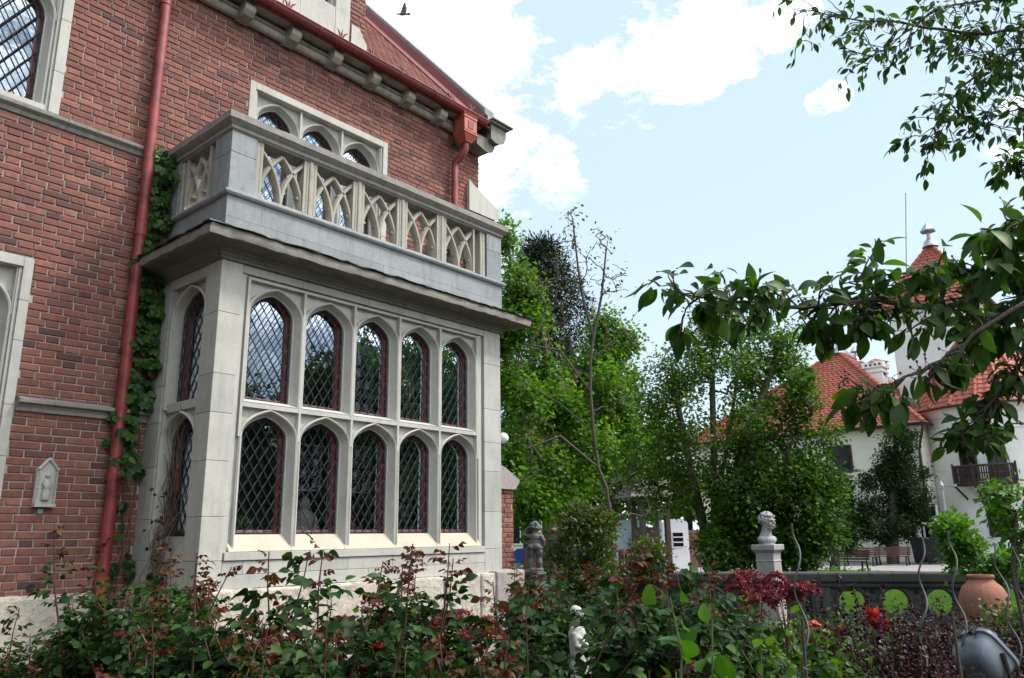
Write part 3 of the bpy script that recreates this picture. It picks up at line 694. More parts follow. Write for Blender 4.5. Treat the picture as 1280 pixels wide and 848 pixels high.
gb = MB(); gb.box(8.80, 9.02, 8.36, 8.6, 8.2, 8.5); gb.add([rp(8.9, .1, .2), rp(9.04, .1, .2), rp(9.04, 5.2, .2), rp(8.9, 5.2, .2), (8.9, 8.1, 8.1), (9.04, 8.1, 8.1), (9.04, 13.2, 8.1), (8.9, 13.2, 8.1)], [(4, 5, 1, 0), (5, 6, 2, 1), (4, 0, 3, 7), (0, 1, 2, 3)])
gb.build('gable_parapet', MT['mortar'], villa)
kn = MB()                                                                         # kneeler at the foot of the gable
kn.prism([(8.62, 7.95), (8.62, 8.10), (9.02, 8.10), (9.02, 8.02), (8.97, 7.93), (8.90, 7.89), (8.80, 7.90)], lambda p, q, t: (p, t, q), 8.06, 8.5)
kn.prism([(8.86, 8.10), (8.86, 8.36), (9.20, 8.36), (9.20, 8.22), (9.15, 8.12), (9.06, 8.07), (8.95, 8.07)], lambda p, q, t: (p, t, q), 7.96, 8.55)
kn.box(8.80, 9.27, 7.90, 8.6, 8.36, 8.40); kn.box(8.80, 9.32, 7.86, 8.62, 8.40, 8.44)
kn.build('kneeler', MT['ledge'], villa, bevel=.02)
# ---- dormer flush with the wall
dm = MB()
dm.cur = 0; mortar_plane(dm, FW, 4.74, 6.42, 8.25, 10.9, [(5.02, 6.13, 8.25, 10.4)], .004)
for xx in (4.745, 6.415): dm.add([(xx, YW + .004, 8.2), (xx, 12, 8.2), (xx, 12, 10.9), (xx, YW + .004, 10.9)], [(0, 1, 2, 3)])
dm.add([(4.74, YW + .004, 10.9), (6.42, YW + .004, 10.9), (5.58, YW + .004, 12.0)], [(0, 1, 2)])
dm.cur = 1; brick_face(dm, FW, 4.74, 6.42, 8.30, 10.9, [(5.02, 6.13, 8.25, 10.4), (6.2, 6.6, 8.2, 8.92)], 0, 21)
brick_face(dm, lambda u, v, z: (6.42 - v, YW + u, z), 0, 3, 8.4, 10.9, [], 0, 22)
dmo = dm.build('dormer', [MT['mortar'], MT['brick']], rfo, attr=True)
ds = MB()
ds.box(5.02, 5.28, YW - .03, YW + .2, 8.3, 10.4); ds.box(5.87, 6.13, YW - .03, YW + .2, 8.3, 10.4); ds.box(5.28, 5.87, YW - .028, YW + .2, 8.3, 9.12); ds.box(5.28, 5.87, YW - .028, YW + .2, 10.2, 10.4)
ds.box(5.28, 5.32, YW + .03, YW + .2, 9.12, 10.2); ds.box(5.83, 5.87, YW + .03, YW + .2, 9.12, 10.2)
ds.prism([(6.17, 8.34), (6.17, 8.98), (6.30, 8.98), (6.37, 8.86), (6.44, 8.78), (6.44, 8.34)], lambda p, q, t: (p, t, q), YW - .035, YW + .1)
ds.prism([(4.99, 8.34), (4.99, 8.98), (4.86, 8.98), (4.79, 8.86), (4.72, 8.78), (4.72, 8.34)], lambda p, q, t: (p, t, q), YW - .035, YW + .1)
ds.build('window_surround', MT['ashlar'], villa, bevel=.01)
dg = MB(); dg.add([(5.32, YW + .12, 9.12), (5.83, YW + .12, 9.12), (5.83, YW + .12, 10.2), (5.32, YW + .12, 10.2)], [(0, 1, 2, 3)]); dgo = dg.build('window', MT['glass'], villa)
dl = MB(); dl.box(5.63, 5.69, YW + .09, YW + .15, 9.12, 10.2); dl.box(5.32, 5.83, YW + .09, YW + .15, 9.12, 9.16); dl.build('window_frame', MT['redwood'], dgo)
dr = MB()
for s in (-1, 1): dr.add([(5.58, 8.2, 12.15), (5.58, 13, 12.15), (5.58 + s * 1.0, 13, 10.75), (5.58 + s * 1.0, 8.2, 10.75)], [(0, 1, 2, 3)])
dr.build('dormer_roof', MT['darkred'], rfo)
# ---- downpipes
dp = MB(); dp.tube([(3.435, 8.22, 8.25), (3.425, 8.22, 1.26)], .058, 16); dpo = dp.build('downpipe', MT['redmetal'], villa, smooth=50)
for z in (7.75, 4.86, 2.25): 
    k = MB(); k.tube([(3.43, 8.22, z - .03), (3.43, 8.22, z + .03)], .066, 16); k.box(3.415, 3.445, 8.27, 8.36, z - .015, z + .015); k.build('collar', MT['redmetal'], dpo, smooth=40)
sh = MB(); sh.tube([(3.425, 8.22, 1.29), (3.425, 8.22, 1.20), (3.435, 8.21, .4), (3.435, 8.21, -.1)], [.07, .052, .05, .05], 14); sh.build('pipe_shoe', MT['redmetal2'], dpo, smooth=40)
hp = MB(); hx, hy = 8.30, 8.03
for (w0, d0, z0), (w1, d1, z1) in (((.07, .07, 7.80), (.165, .13, 7.93)), ((.165, .13, 7.93), (.165, .13, 7.97)), ((.145, .115, 7.97), (.145, .115, 8.20)), ((.155, .12, 8.20), (.155, .12, 8.25))):
    v = [(hx + a * w, hy + b * d, z) for w, d, z in ((w0, d0, z0), (w1, d1, z1)) for a, b in ((-1, -1), (1, -1), (1, 1), (-1, 1))]
    hp.add(v, [(0, 1, 2, 3), (7, 6, 5, 4)] + [(i, (i + 1) % 4, 4 + (i + 1) % 4, 4 + i) for i in range(4)])
for i in range(7): hp.box(hx - .15 + i * .045, hx - .13 + i * .045, hy - .125, hy - .105, 8.25, 8.285)
hpo = hp.build('rain_hopper', MT['redmetal2'], villa, bevel=.006)
hq = MB(); hq.box(hx - .06, hx + .06, hy - .122, hy - .112, 8.02, 8.15); hq.build('hopper_panel', MT['darkred'], hpo)
d2 = MB(); d2.tube([(hx, hy, 7.85), (hx, hy, 7.72), (hx - .02, hy + .06, 7.60), (hx - .05, 8.22, 7.50), (hx - .055, 8.22, 7.40), (hx - .055, 8.22, 4.7)], .055, 14); d2.build('downpipe', MT['redmetal'], villa, smooth=50)
# ---- stepped side buttress
bt = MB(); bt.cur = 0; bt.box(8.64, 9.22, 8.29, 8.8, 2.2, 6.83); bt.box(8.9, 9.69, 8.34, 8.9, 0, 2.2)
bt.cur = 1
brick_face(bt, lambda u, v, z: (u, 8.29 + v, z), 8.635, 9.235, 4.4, 6.83, [], 0, 31); brick_face(bt, lambda u, v, z: (9.235 - v, 8.29 + u, z), 0, .5, 2.3, 6.83, [], 0, 32)
brick_face(bt, lambda u, v, z: (u, 8.335 + v, z), 7.93, 9.69, 0.1, 2.35, [], 0, 33); brick_face(bt, lambda u, v, z: (9.70 - v, 8.335 + u, z), 0, .55, .1, 2.35, [], 0, 34)
bto = bt.build('buttress', [MT['mortar'], MT['brick']], villa, attr=True)
bc = MB()
bc.prism([(8.63, 6.83), (8.63, 7.34), (9.34, 7.02), (9.37, 6.93), (9.28, 6.83)], lambda p, q, t: (p, t, q), 8.255, 8.85); bc.build('coping', MT['ashlar'], bto, bevel=.008)
bc = MB(); bc.prism([(9.2, 2.36), (9.2, 2.75), (9.46, 2.68), (9.80, 2.50), (9.80, 2.47), (9.70, 2.36)], lambda p, q, t: (p, t, q), 8.28, 8.95); bc.build('coping', MT['granite'], bto, bevel=.01)
q = MB(); q.box(7.66, 8.22, 6.86, 7.4, -.1, 1.20); rough(q.build('corner_block', MT['granite'], villa, bevel=.03), .025)
gl = thing('globe_lamp', 'white opal globe lamp on an iron arm beside the stone bay', 'lamp', (9.62, 8.75, 3.05))
g = MB(); g.ball(at(629, 548, 11.35), .08, n=20, m=14); g.build('globe', MT['globe'], gl, smooth=60)
c = at(629, 548, 11.35); g = MB(); g.tube([c + (0, 0, -.09), c + (0, .0, -.16), (c[0] - .05, 8.75, c[2] - .25), (9.22, 8.75, c[2] - .25)], .015, 8); g.build('arm', MT['iron'], gl)
# ---- things hung on the villa or standing behind its panes
pq = thing('relief_plaque', 'small white carved saint relief hung on the brick wall', 'plaque', (2.83, 8.31, 1.96))
p = MB(); X0, X1 = 2.755, 2.928
p.prism([(X0, 1.955), (X0, 2.29), ((X0 + X1) / 2, 2.40), (X1, 2.29), (X1, 1.955)], lambda a, b, t: (a, t, b), 8.275, 8.315); p.build('slab', MT['wstatue'], pq, bevel=.006)
p = MB(); p.tube([(X0, 8.262, 2.29), ((X0 + X1) / 2, 8.262, 2.395), (X1, 8.262, 2.29)], .014, 6); p.box(X0 - .006, X1 + .006, 8.245, 8.3, 1.945, 1.975)
for s in (X0 + .012, X1 - .012):
    for i in range(12): p.ball((s, 8.27, 1.99 + i * .025), .011, n=6, m=4)
p.build('border', MT['wstatue'], pq, smooth=40)
p = MB(); cx = (X0 + X1) / 2
p.lathe([(.036, 0), (.042, .05), (.03, .12), (.038, .17), (.02, .20), (.012, .205)], (cx, 8.272, 2.01), 12); p.ball((cx, 8.262, 2.235), .022, n=10, m=7); p.tube([(cx - .035, 8.262, 2.17), (cx - .02, 8.248, 2.12), (cx + .02, 8.25, 2.14)], .011, 6); p.tube([(cx + .035, 8.262, 2.17), (cx + .03, 8.25, 2.11), (cx, 8.248, 2.12)], .011, 6)
p.build('saint_figure', MT['wstatue'], pq, smooth=60)
p = MB(); p.box(2.80, 2.85, 8.295, 8.33, 1.885, 1.93); p.tube([(2.825, 8.29, 1.907), (2.825, 8.30, 1.907)], .008, 8); tag(p.build('electric_socket', MT['ashlar2'], bevel=.004), 'tiny grey square socket under the carved saint relief', 'socket')
def figurine(name, label, x, y, z, h, m, sway=.0):
    f = MB(); k = h / .42
    f.lathe([(.075 * k, 0), (.08 * k, .03 * k), (.06 * k, .04 * k), (.065 * k, .12 * k), (.075 * k, .2 * k), (.085 * k, .27 * k), (.07 * k, .30 * k), (.03 * k, .325 * k)], (x, y, z), 16)
    f.ball((x + sway, y, z + .375 * k), .04 * k, .042 * k, .05 * k, n=12, m=8)
    for s in (-1, 1): f.tube([(x + s * .08 * k, y, z + .28 * k), (x + s * .095 * k, y - .02 * k, z + .2 * k), (x + s * .04 * k, y - .075 * k, z + .17 * k)], [.026 * k, .022 * k, .018 * k], 8)
    o = f.build(name, m); r = o.modifiers.new('fuse', 'REMESH'); r.mode = 'VOXEL'; r.voxel_size = .008 * k
    sm_ = o.modifiers.new('smooth', 'SMOOTH'); sm_.iterations = 3
    return tag(o, label, 'figurine')
figurine('plaster_figurine', 'white plaster figure standing on the window shelf behind second lower light', 5.20, 7.5, 1.45, .62, MT['wstatue'])
figurine('brown_figurine', 'small brown seated figure behind the lattice of the middle lower light', 5.83, 7.5, 1.45, .45, MT['terra'])
f = MB(); f.tube([(6.62 + .10 * math.cos(a), 7.45, 1.74 + .14 * math.sin(a)) for a in np.linspace(-1.2, 2.2, 14)], .018, 8); f.lathe([(.06, 0), (.06, .02), (.02, .04), (.015, .16)], (6.66, 7.45, 1.45), 12)
tag(f.build('curled_ornament', MT['wstatue'], smooth=50), 'white curled ornament behind the fourth lower light', 'ornament')
def hung_panel(x0, x1, z0, z1, y, seed, label, dense=1):
    t = thing('hanging_glass_panel', label, 'glass panel', ((x0 + x1) / 2, y, z0), 'leaded panels hung inside the bay')
    m = MB(); rd = random.Random(seed)
    for a, b in (((x0, z0), (x1, z0)), ((x1, z0), (x1, z1)), ((x1, z1), (x0, z1)), ((x0, z1), (x0, z0))): m.tube([(a[0], y, a[1]), (b[0], y, b[1])], .008, 5)
    nx, nz = max(2, int((x1 - x0) / .12)), max(2, int((z1 - z0) / .12))
    for i in range(nx):
        for j in range(nz):
            cx, cz = x0 + (i + .5) * (x1 - x0) / nx, z0 + (j + .5) * (z1 - z0) / nz; r = .045
            m.tube([(cx + r * math.cos(a) * (1 + .35 * math.cos(3 * a + j)), y, cz + r * math.sin(a) * 1.15) for a in np.linspace(0, 2 * math.pi, 13)], .0045, 4)
            m.tube([(cx - .055, y, cz - .055), (cx + rd.uniform(-.01, .01), y, cz), (cx + .055, y, cz + .055)], .004, 4)
    g = m; m.cur = 1
    for i in range(nx):
        for j in range(nz):
            if rd.random() < .5 * dense:
                cx, cz = x0 + (i + .5) * (x1 - x0) / nx, z0 + (j + .5) * (z1 - z0) / nz; r = rd.uniform(.02, .04)
                g.prism([(cx + r * math.cos(a), cz + r * 1.3 * math.sin(a)) for a in np.linspace(0, 5.5, 8)], lambda p, q, s: (p, s, q), y + .004, y + .008)
    m.build('leaded_glass', [MT['ashlar2'], MT['zinc']], t)
hung_panel(4.86, 5.26, 2.13, 2.62, 7.32, 1, 'wiry square leaded panel hanging in the second lower light')
hung_panel(5.55, 5.95, 2.13, 2.66, 7.32, 2, 'wiry square leaded panel hanging in the middle lower light')
hung_panel(5.52, 5.93, 3.05, 4.0, 7.30, 3, 'tall leaded panel with pale glass pieces in the middle upper light', 1.6)
hung_panel(6.22, 6.5, 2.2, 2.7, 7.32, 4, 'narrow leaded panel hanging in the fourth lower light', .4)
# ================================================================== WHITE HOUSE ACROSS THE LAWN
HX = 48.2
house = thing('white_house', 'cream rendered house with steep red tiled roofs, square tower and round corner bay', 'house', (HX, 12, 0))
hw_ = MB()
hw_.add([(HX, 11.3, 0), (HX, 25.2, 0), (HX, 25.2, 7.7), (HX, 11.3, 7.7), (60, 11.3, 0), (60, 25.2, 0), (60, 25.2, 7.7), (60, 11.3, 7.7)], [(0, 1, 2, 3), (1, 5, 6, 2), (0, 4, 7, 3), (4, 5, 6, 7)])
hwo = hw_.build('wall', MT['render'], house)
pt = MB(); pt.box(HX - .10, HX + .1, 11.2, 25.3, 0, .5); pt.box(HX - .12, HX + .05, 11.9, 12.2, 0, 7.3); pt.box(HX - .08, HX + .05, 11.25, 25.3, 7.2, 7.5); pt.build('plinth_and_trim', MT['render'], hwo, bevel=.02)
def tile_roof(mb, tri, step=.33, lift=.06, tw=.30, v=.5, seed=0):
    """tile courses over a planar polygon: eave points a,b and top points d,c (quad a b c d; c may equal d)"""
    a, b, c, d = [np.array(p, float) for p in tri]; L = max(np.linalg.norm(d - a), np.linalg.norm(c - b)); n = max(2, int(L / step)); rd = random.Random(seed)
    nn = np.cross(b - a, d - a); nn /= np.linalg.norm(nn); nn = nn if nn[2] > 0 else -nn
    for i in range(n):
        t0, t1 = i / n, min(1, (i + 1.06) / n)
        p0, p1 = a + (d - a) * t0, b + (c - b) * t0; q0, q1 = a + (d - a) * t1, b + (c - b) * t1
        W_ = np.linalg.norm(p1 - p0); m = max(1, int(W_ / tw))
        for k in range(m):
            u0, u1 = k / m, (k + 1) / m; um = (u0 + u1) / 2; mb.val = rd.betavariate(2, 2)
            f = lambda P, Q, u, l: P + (Q - P) * u + nn * l
            vs = [f(p0, p1, u0, lift * .55), f(p0, p1, um, lift), f(p0, p1, u1, lift * .55), f(q0, q1, u1, .0), f(q0, q1, um, lift * .45), f(q0, q1, u0, .0), f(p0, p1, u0, 0), f(p0, p1, u1, 0)]
            mb.add(vs, [(0, 1, 4, 5), (1, 2, 3, 4), (6, 7, 2, 1, 0)])
def ridge(mb, p, q, r=.13, n=None):
    p = np.array(p, float); q = np.array(q, float); L = np.linalg.norm(q - p); n = n or max(2, int(L / .4))
    for i in range(n):
        mb.val = random.random() * .6 + .3
        mb.tube([p + (q - p) * i / n, p + (q - p) * (i + 1.1) / n], [r * 1.15, r * .9], 7)
mr_ = MB()
A_, B_, C_, D_ = (47.65, 10.9, 7.55), (47.65, 25.7, 7.55), (60.5, 25.7, 7.55), (60.5, 10.9, 7.55)
AP, AQ = (51.83, 16.34, 13.1), (60.5, 16.34, 13.1)
tile_roof(mr_, (A_, B_, AP, AP), seed=1); tile_roof(mr_, (B_, C_, AQ, AP), step=.45, tw=.5, seed=2); tile_roof(mr_, (D_, A_, AP, AQ), step=.4, tw=.4, seed=3)
ridge(mr_, A_, AP); ridge(mr_, B_, AP); ridge(mr_, AP, AQ)
ro1 = mr_.build('roof', MT['tile'], house, attr=True)
def gutter(mb, pts, r=.075): mb.tube(pts, r, 8)
g = MB(); gutter(g, [(60.5, 10.85, 7.5), (47.58, 10.85, 7.5), (47.58, 25.75, 7.5)]); g.box(47.66, 48.3, 10.95, 25.6, 7.40, 7.45); g.build('gutter', MT['wood'], ro1, smooth=50)
def finial(parent, p, s=1.0):
    f = MB(); f.lathe([(.42 * s, -.15 * s), (.30 * s, .15 * s), (.12 * s, .35 * s), (.09 * s, .75 * s)], p, 10); f.lathe([(.40 * s, .72 * s), (.42 * s, .78 * s), (.05 * s, 1.25 * s), (.0, 1.3 * s)], p, 6)
    return f.build('finial', MT['zinc'], parent, smooth=30)
finial(ro1, (51.83, 16.34, 13.1), .85); finial(ro1, (55.5, 16.34, 13.1), .8)
rc = MB()
for i in range(12): 
    x = 53.4 + i * .18; rc.tube([(x, 16.34, 13.2), (x + .05, 16.34, 13.42), (x + .12, 16.34, 13.38), (x + .12, 16.34, 13.25)], .03, 5)
rc.build('ridge_cresting', MT['zinc'], ro1)
ch = MB(); ch.box(50.75, 51.85, 13.5, 14.5, 9.2, 11.5); ch.box(50.68, 51.92, 13.43, 14.57, 11.2, 11.32); ch.box(50.62, 51.98, 13.37, 14.63, 11.5, 11.85)
cho = ch.build('chimney', MT['white'], ro1, bevel=.02)
c2 = MB(); c2.lathe([(.85, 0), (.7, .08), (.05, .32)], (51.3, 14.0, 11.85), 4); c2.build('chimney_cap', MT['redmetal2'], cho)
c3 = MB()
for i in range(4): c3.box(50.6, 50.64, 13.5 + i * .27, 13.62 + i * .27, 11.6, 11.74)
c3.build('vent_holes', MT['dglass'], cho)
# round corner bay
BC = (52.0, 8.3); BRD = 3.55
def pol(r, n=28, a0=0): return [(BC[0] + r * math.cos(a0 + 2 * math.pi * i / n), BC[1] + r * math.sin(a0 + 2 * math.pi * i / n)) for i in range(n)]
rbm = MB()
rbm.lathe([(BRD + .1, 0), (BRD + .1, .5), (BRD, .55), (BRD, 6.9), (BRD + .06, 6.92), (BRD + .06, 7.05), (BRD, 7.1), (BRD, 7.75), (BRD + .08, 7.8), (BRD + .18, 8.0), (BRD + .3, 8.2), (BRD + .3, 8.3)], (BC[0], BC[1], 0), 40)
n = 60
for i in range(n):
    a = 2 * math.pi * i / n; rbm.obox((BC[0] + (BRD + .03) * math.cos(a), BC[1] + (BRD + .03) * math.sin(a), 7.16), (math.cos(a), math.sin(a), 0), (-math.sin(a), math.cos(a), 0), (0, 0, 1), .05, .07, .06)
rbo = rbm.build('bay_wall', MT['white'], house, smooth=30)
br_ = MB(); pe = pol(BRD + .62, 20); top = pol(1.2, 20)
for i in range(20):
    a, b = pe[i], pe[(i + 1) % 20]; c, d = top[(i + 1) % 20], top[i]
    tile_roof(br_, ((*a, 8.3), (*b, 8.3), (*c, 12.4), (*d, 12.4)), seed=i)
    ridge(br_, (*a, 8.36), (*d, 12.45), .09)
bro = br_.build('bay_roof', MT['tile'], house, attr=True)
g = MB(); pg = pol(BRD + .66, 40); gutter(g, [(*p, 8.25) for p in pg + pg[:1]]); g.build('gutter', MT['wood'], bro, smooth=50)
# tower
TX, TY, TH = 56.0, 10.85, 2.5
tw = MB(); tw.box(TX - TH, TX + TH, TY - TH, TY + TH, 7.5, 15.6); tw.box(TX - TH - .1, TX + TH + .1, TY - TH - .1, TY + TH + .1, 15.1, 15.6)
two = tw.build('tower_wall', MT['white'], house, bevel=.03)
tr_ = MB(); e = TH + .65; ze = 15.5; zt = 20.3
cs = [(TX - e, TY - e, ze), (TX + e, TY - e, ze), (TX + e, TY + e, ze), (TX - e, TY + e, ze)]
for i in range(4): tile_roof(tr_, (cs[i], cs[(i + 1) % 4], (TX, TY, zt), (TX, TY, zt)), seed=40 + i); ridge(tr_, cs[i], (TX, TY, zt))
tro = tr_.build('tower_roof', MT['tile'], house, attr=True); finial(tro, (TX, TY, zt), 1.25)
g = MB(); g.tube([(TX - e, TY + e * .3, 18), (TX - e * .6, TY + .6, 23.6)], .03, 5); g.build('lightning_rod', MT['metal'], tro)
g = MB(); gutter(g, [(*c[:2], ze - .05) for c in cs + cs[:1]]); g.build('gutter', MT['wood'], tro)
def win(parent, p, dy, z0, z1, nx=(-1, 0), arch=False, frame='white', name='window', bars=2, d=.06, mb_f=None):
    """window on a wall with outward normal nx, centre p(x,y), half width dy"""
    tx = (-nx[1], nx[0]); f = lambda u, v, z: (p[0] + tx[0] * u + nx[0] * v, p[1] + tx[1] * u + nx[1] * v, z)
    ol = [(-dy, z0), (-dy, z1)] + ([(dy * math.cos(a), z1 + dy * math.sin(a)) for a in np.linspace(math.pi, 0, 11)[1:-1]] if arch else []) + [(dy, z1), (dy, z0)]
    g_ = MB(); g_.prism(ol, lambda a, b, t: f(a, t, b), .005, .03)
    w = g_.build(name, MT['dglass'], parent)
    fr = MB(); k = .07 if frame else .04
    for (a, b), (c, e_) in zip(ol, ol[1:] + ol[:1]): fr.tube([f(a, .03, b), f(c, .03, e_)], k, 4)
    for i in range(1, bars): u = -dy + 2 * dy * i / bars; fr.tube([f(u, .035, z0), f(u, .035, z1)], k * .7, 4)
    fr.tube([f(-dy, .035, z0 + (z1 - z0) * .62), f(dy, .035, z0 + (z1 - z0) * .62)], k * .6, 4)
    fr.build('window_frame', MT[{'white': 'whitep', 'wood': 'wood', 'iron': 'iron'}[frame]], w)
    return w
win(house, (HX, 15.75), .62, 5.1, 6.6, frame='wood'); win(house, (HX, 18.6), .62, 5.1, 6.6, frame='wood'); win(house, (HX, 21.6), .62, 5.1, 6.6, frame='wood')
win(house, (HX - .02, 11.75), .75, .55, 3.0, bars=2); win(house, (HX, 16.2), .75, 1.1, 2.8); win(house, (HX, 20), .75, 1.1, 2.8)
def radial(a): return (BC[0] + BRD * math.cos(R_(a)), BC[1] + BRD * math.sin(R_(a))), (math.cos(R_(a)), math.sin(R_(a)))
p_, n_ = radial(183); win(house, p_, .50, 1.35, 3.0, n_, True, 'iron', bars=5)
for a in (166, 188): p_, n_ = radial(a); win(house, p_, .38, 4.25, 6.3, n_, False, 'wood', 'balcony_door', bars=2)
for a in (207, 220): p_, n_ = radial(a); win(house, p_, .32, 1.1, 2.9, n_, True, 'iron', bars=3); win(house, p_, .25, .25, .6, n_, False, 'iron', bars=3)
for x in (54.8, 57): win(house, (x, TY - TH), .4, 10.2, 12.2, (0, -1), frame='wood')
# timber balcony on the round bay
bx = MB(); a0, a1 = 160, 198; n = 10; ro = BRD + .95
arc = [(BC[0] + ro * math.cos(R_(a)), BC[1] + ro * math.sin(R_(a))) for a in np.linspace(a0, a1, n)]
inn = [(BC[0] + (BRD - .1) * math.cos(R_(a)), BC[1] + (BRD - .1) * math.sin(R_(a))) for a in np.linspace(a0, a1, n)]
bx.add([(*p, z) for z in (3.92, 4.08) for p in arc + inn[::-1]], [tuple(range(2 * n)), tuple(range(4 * n - 1, 2 * n - 1, -1))] + [(i, (i + 1) % (2 * n), 2 * n + (i + 1) % (2 * n), 2 * n + i) for i in range(2 * n)])
for i in range(0, n, 3): bx.tube([(*inn[i], 3.2), (*arc[i], 3.92)], .06, 5)
bxo = bx.build('timber_balcony', MT['wood'], house)
q = MB(); edge = [inn[0]] + arc + [inn[-1]]
for z, r in ((4.95, .06), (4.2, .035), (4.55, .03)): q.tube([(*p, z) for p in edge], r, 5)
for p in [inn[0]] + arc[::3] + [inn[-1]]: q.tube([(*p, 4.08), (*p, 5.1)], .055, 5)
q.build('rail_frame', MT['wood'], bxo)
q = MB()
for (p, r) in zip(edge[:-1], edge[1:]):
    p = np.array(p); r = np.array(r); m = max(3, int(np.linalg.norm(r - p) / .13))
    for k in range(m): u = p + (r - p) * k / m; w = r - p; w = w / np.linalg.norm(w); q.obox((*u, 4.5), (*w, 0), (-w[1], w[0], 0), (0, 0, 1), .032, .012, .40)
q.build('lattice_boards', MT['wood'], bxo)
dpw = MB(); dpw.tube([(47.6, 10.95, 7.5), (47.75, 11.0, 7.2), (48.05, 11.25, 6.6), (48.06, 11.4, 6.0), (48.06, 11.42, .1)], .07, 8); dpw.build('downpipe', MT['wood'], house, smooth=50)
lw = MB(); lw.add([(50, 5.2, 0), (58, 5.2, 0), (58, -1, 0), (50, -1, 0), (50, 5.2, 6.2), (58, 5.2, 6.2), (58, -1, 4.6), (50, -1, 4.6)], [(0, 3, 7, 4), (0, 1, 5, 4), (3, 2, 6, 7), (1, 2, 6, 5)]); lw.build('wing_wall', MT['render'], house)
wr = MB(); tile_roof(wr, ((49.6, -1.4, 4.6), (49.6, 5.4, 6.25), (54, 5.4, 8.4), (54, -1.4, 6.8)), seed=61); wr.build('wing_roof', MT['tile'], house, attr=True)
# ================================================================== FURNITURE ON THE PLAZA
def bench(loc, rz, label, mslat='plankwood'):
    t = thing('park_bench', label, 'bench', (0, 0, 0), 'benches along the white house'); 
    s = MB()
    for i in range(4): s.box(-.8, .8, -.02 + i * .11, .07 + i * .11, .43, .465)
    s.build('seat', MT[mslat], t, bevel=.006)
    s = MB()
    for i in range(4): s.obox((0, .46 + .035 * i, .54 + i * .10), (1, 0, 0), (0, .95, -.3), (0, .3, .95), .8, .015, .04)
    s.build('backrest', MT[mslat], t, bevel=.006)
    for x in (-.68, .68):
        l = MB(); l.tube([(x, .42, .44), (x, .62, .92)], .03, 6); l.tube([(x, -.02, .43), (x, .44, .43)], .03, 6); l.tube([(x, .02, .43), (x, -.05, 0)], .04, 6); l.tube([(x, .40, .43), (x, .52, 0)], .04, 6); l.tube([(x, -.05, .03), (x, .52, .03)], .03, 6)
        l.build('leg', MT['iron'], t)
    t.location = loc; t.rotation_euler = (0, 0, rz); ORG[t.name] = (0, 0, 0); return t
b1 = bench((45.2, 13.55, 0), R_(-90), 'brown slatted park bench, right one of the pair before the cream wall')
c = at(1072, 690, 40.3); bench((c[0], c[1], 0), R_(-90), 'brown slatted park bench, left one of the pair before the cream wall')
c = at(1113, 690, 40.3); b1.location = (c[0], c[1], 0)
c = at(1057, 700, 34); bench((c[0], c[1], 0), R_(-97), 'darker park bench half hidden by the dark tree, nearer than the pair', 'wood')
def bin_(px, d, label, rz):
    c = gp(px, d); t = thing('wheelie_bin', label, 'bin', tuple(c), 'black bins by the white house')
    m = MB(); m.loft([[(c[0] + sx * w, c[1] + sy * w2, z) for sx, sy in ((-1, -1), (1, -1), (1, 1), (-1, 1))] for w, w2, z in ((.30, .34, .06), (.40, .43, 1.25))], closed=True); m.add([(c[0] + sx * .3, c[1] + sy * .34, .06) for sx, sy in ((-1, -1), (1, -1), (1, 1), (-1, 1))], [(0, 1, 2, 3)])
    bo = m.build('body', MT['bin'], t, bevel=.03)
    m = MB(); m.box(c[0] - .46, c[0] + .44, c[1] - .47, c[1] + .47, 1.25, 1.33); m.tube([(c[0] + .44, c[1] - .4, 1.28), (c[0] + .44, c[1] + .4, 1.28)], .035, 6); m.build('lid', MT['bin'], t, bevel=.03)
    for s in (-1, 1):
        m = MB(); m.tube([(c[0] + .25, c[1] + s * .33, .12), (c[0] + .25, c[1] + s * .39, .12)], .12, 12); m.build('wheel', MT['bin'], t)
    t.rotation_euler = (0, 0, 0); return t
bin_(1150, 42, 'black wheelie bin under the white framed window', 0)
b_ = bin_(1166, 41, 'black wheelie bin with a small pink sticker beside the lamp pole', 0)
c = gp(1166, 41); m = MB(); m.box(c[0] - .425, c[0] - .40, c[1] - .36, c[1] - .2, 1.02, 1.14); m.build('sticker', MT['label'], b_)
c = gp(1186, 38); t = thing('lamp_post', 'thin grey pole with a small cross head before the white house', 'lamp post', tuple(c))
m = MB(); m.tube([(c[0], c[1], 0), (c[0], c[1], 3.6)], [.07, .05], 8); m.build('pole', MT['zinc'], t, smooth=50)
m = MB(); m.box(c[0] - .08, c[0] + .08, c[1] - .5, c[1] + .5, 3.6, 3.66); m.box(c[0] - .12, c[0] + .12, c[1] - .62, c[1] - .34, 3.66, 3.74); m.box(c[0] - .12, c[0] + .12, c[1] + .34, c[1] + .62, 3.66, 3.74); m.lathe([(.07, 0), (.1, .1), (.02, .3)], (c[0], c[1], 3.64), 10); m.build('cross_head', MT['zinc'], t)
# ---- far left background: timber gate, booth, fence, panel, street lamp
c = gp(814, 38); gt_ = thing('timber_gate_tower', 'dark timber gate with a small shingled hip roof beyond the trees', 'gate', tuple(c))
def frame_at(c, yaw):
    ca, sa = math.cos(yaw), math.sin(yaw); return lambda u, v, z: (c[0] + ca * u - sa * v, c[1] + sa * u + ca * v, z)
fr_ = frame_at(c, R_(-35))
m = MB()
for u in (-.62, .62):
    for v in (-.5, .5): m.box(u - .11, u + .11, v - .11, v + .11, 0, 3.3, fr_)
m.box(-.75, .75, -.62, .62, 3.2, 3.4, fr_); m.build('posts', MT['wood'], gt_)
m = MB(); m.prism([(-1.45, 3.35), (-.62, 4.35), (.62, 4.35), (1.45, 3.35)], lambda p, q, t_: fr_(p, t_ * (1.15 if q < 4 else .35), q), -1, 1); m.build('roof', MT['shingle'], gt_)
m = MB(); m.box(-.55, .55, .38, .46, .0, 2.0, fr_); m.build('board_panel', MT['wood'], gt_)
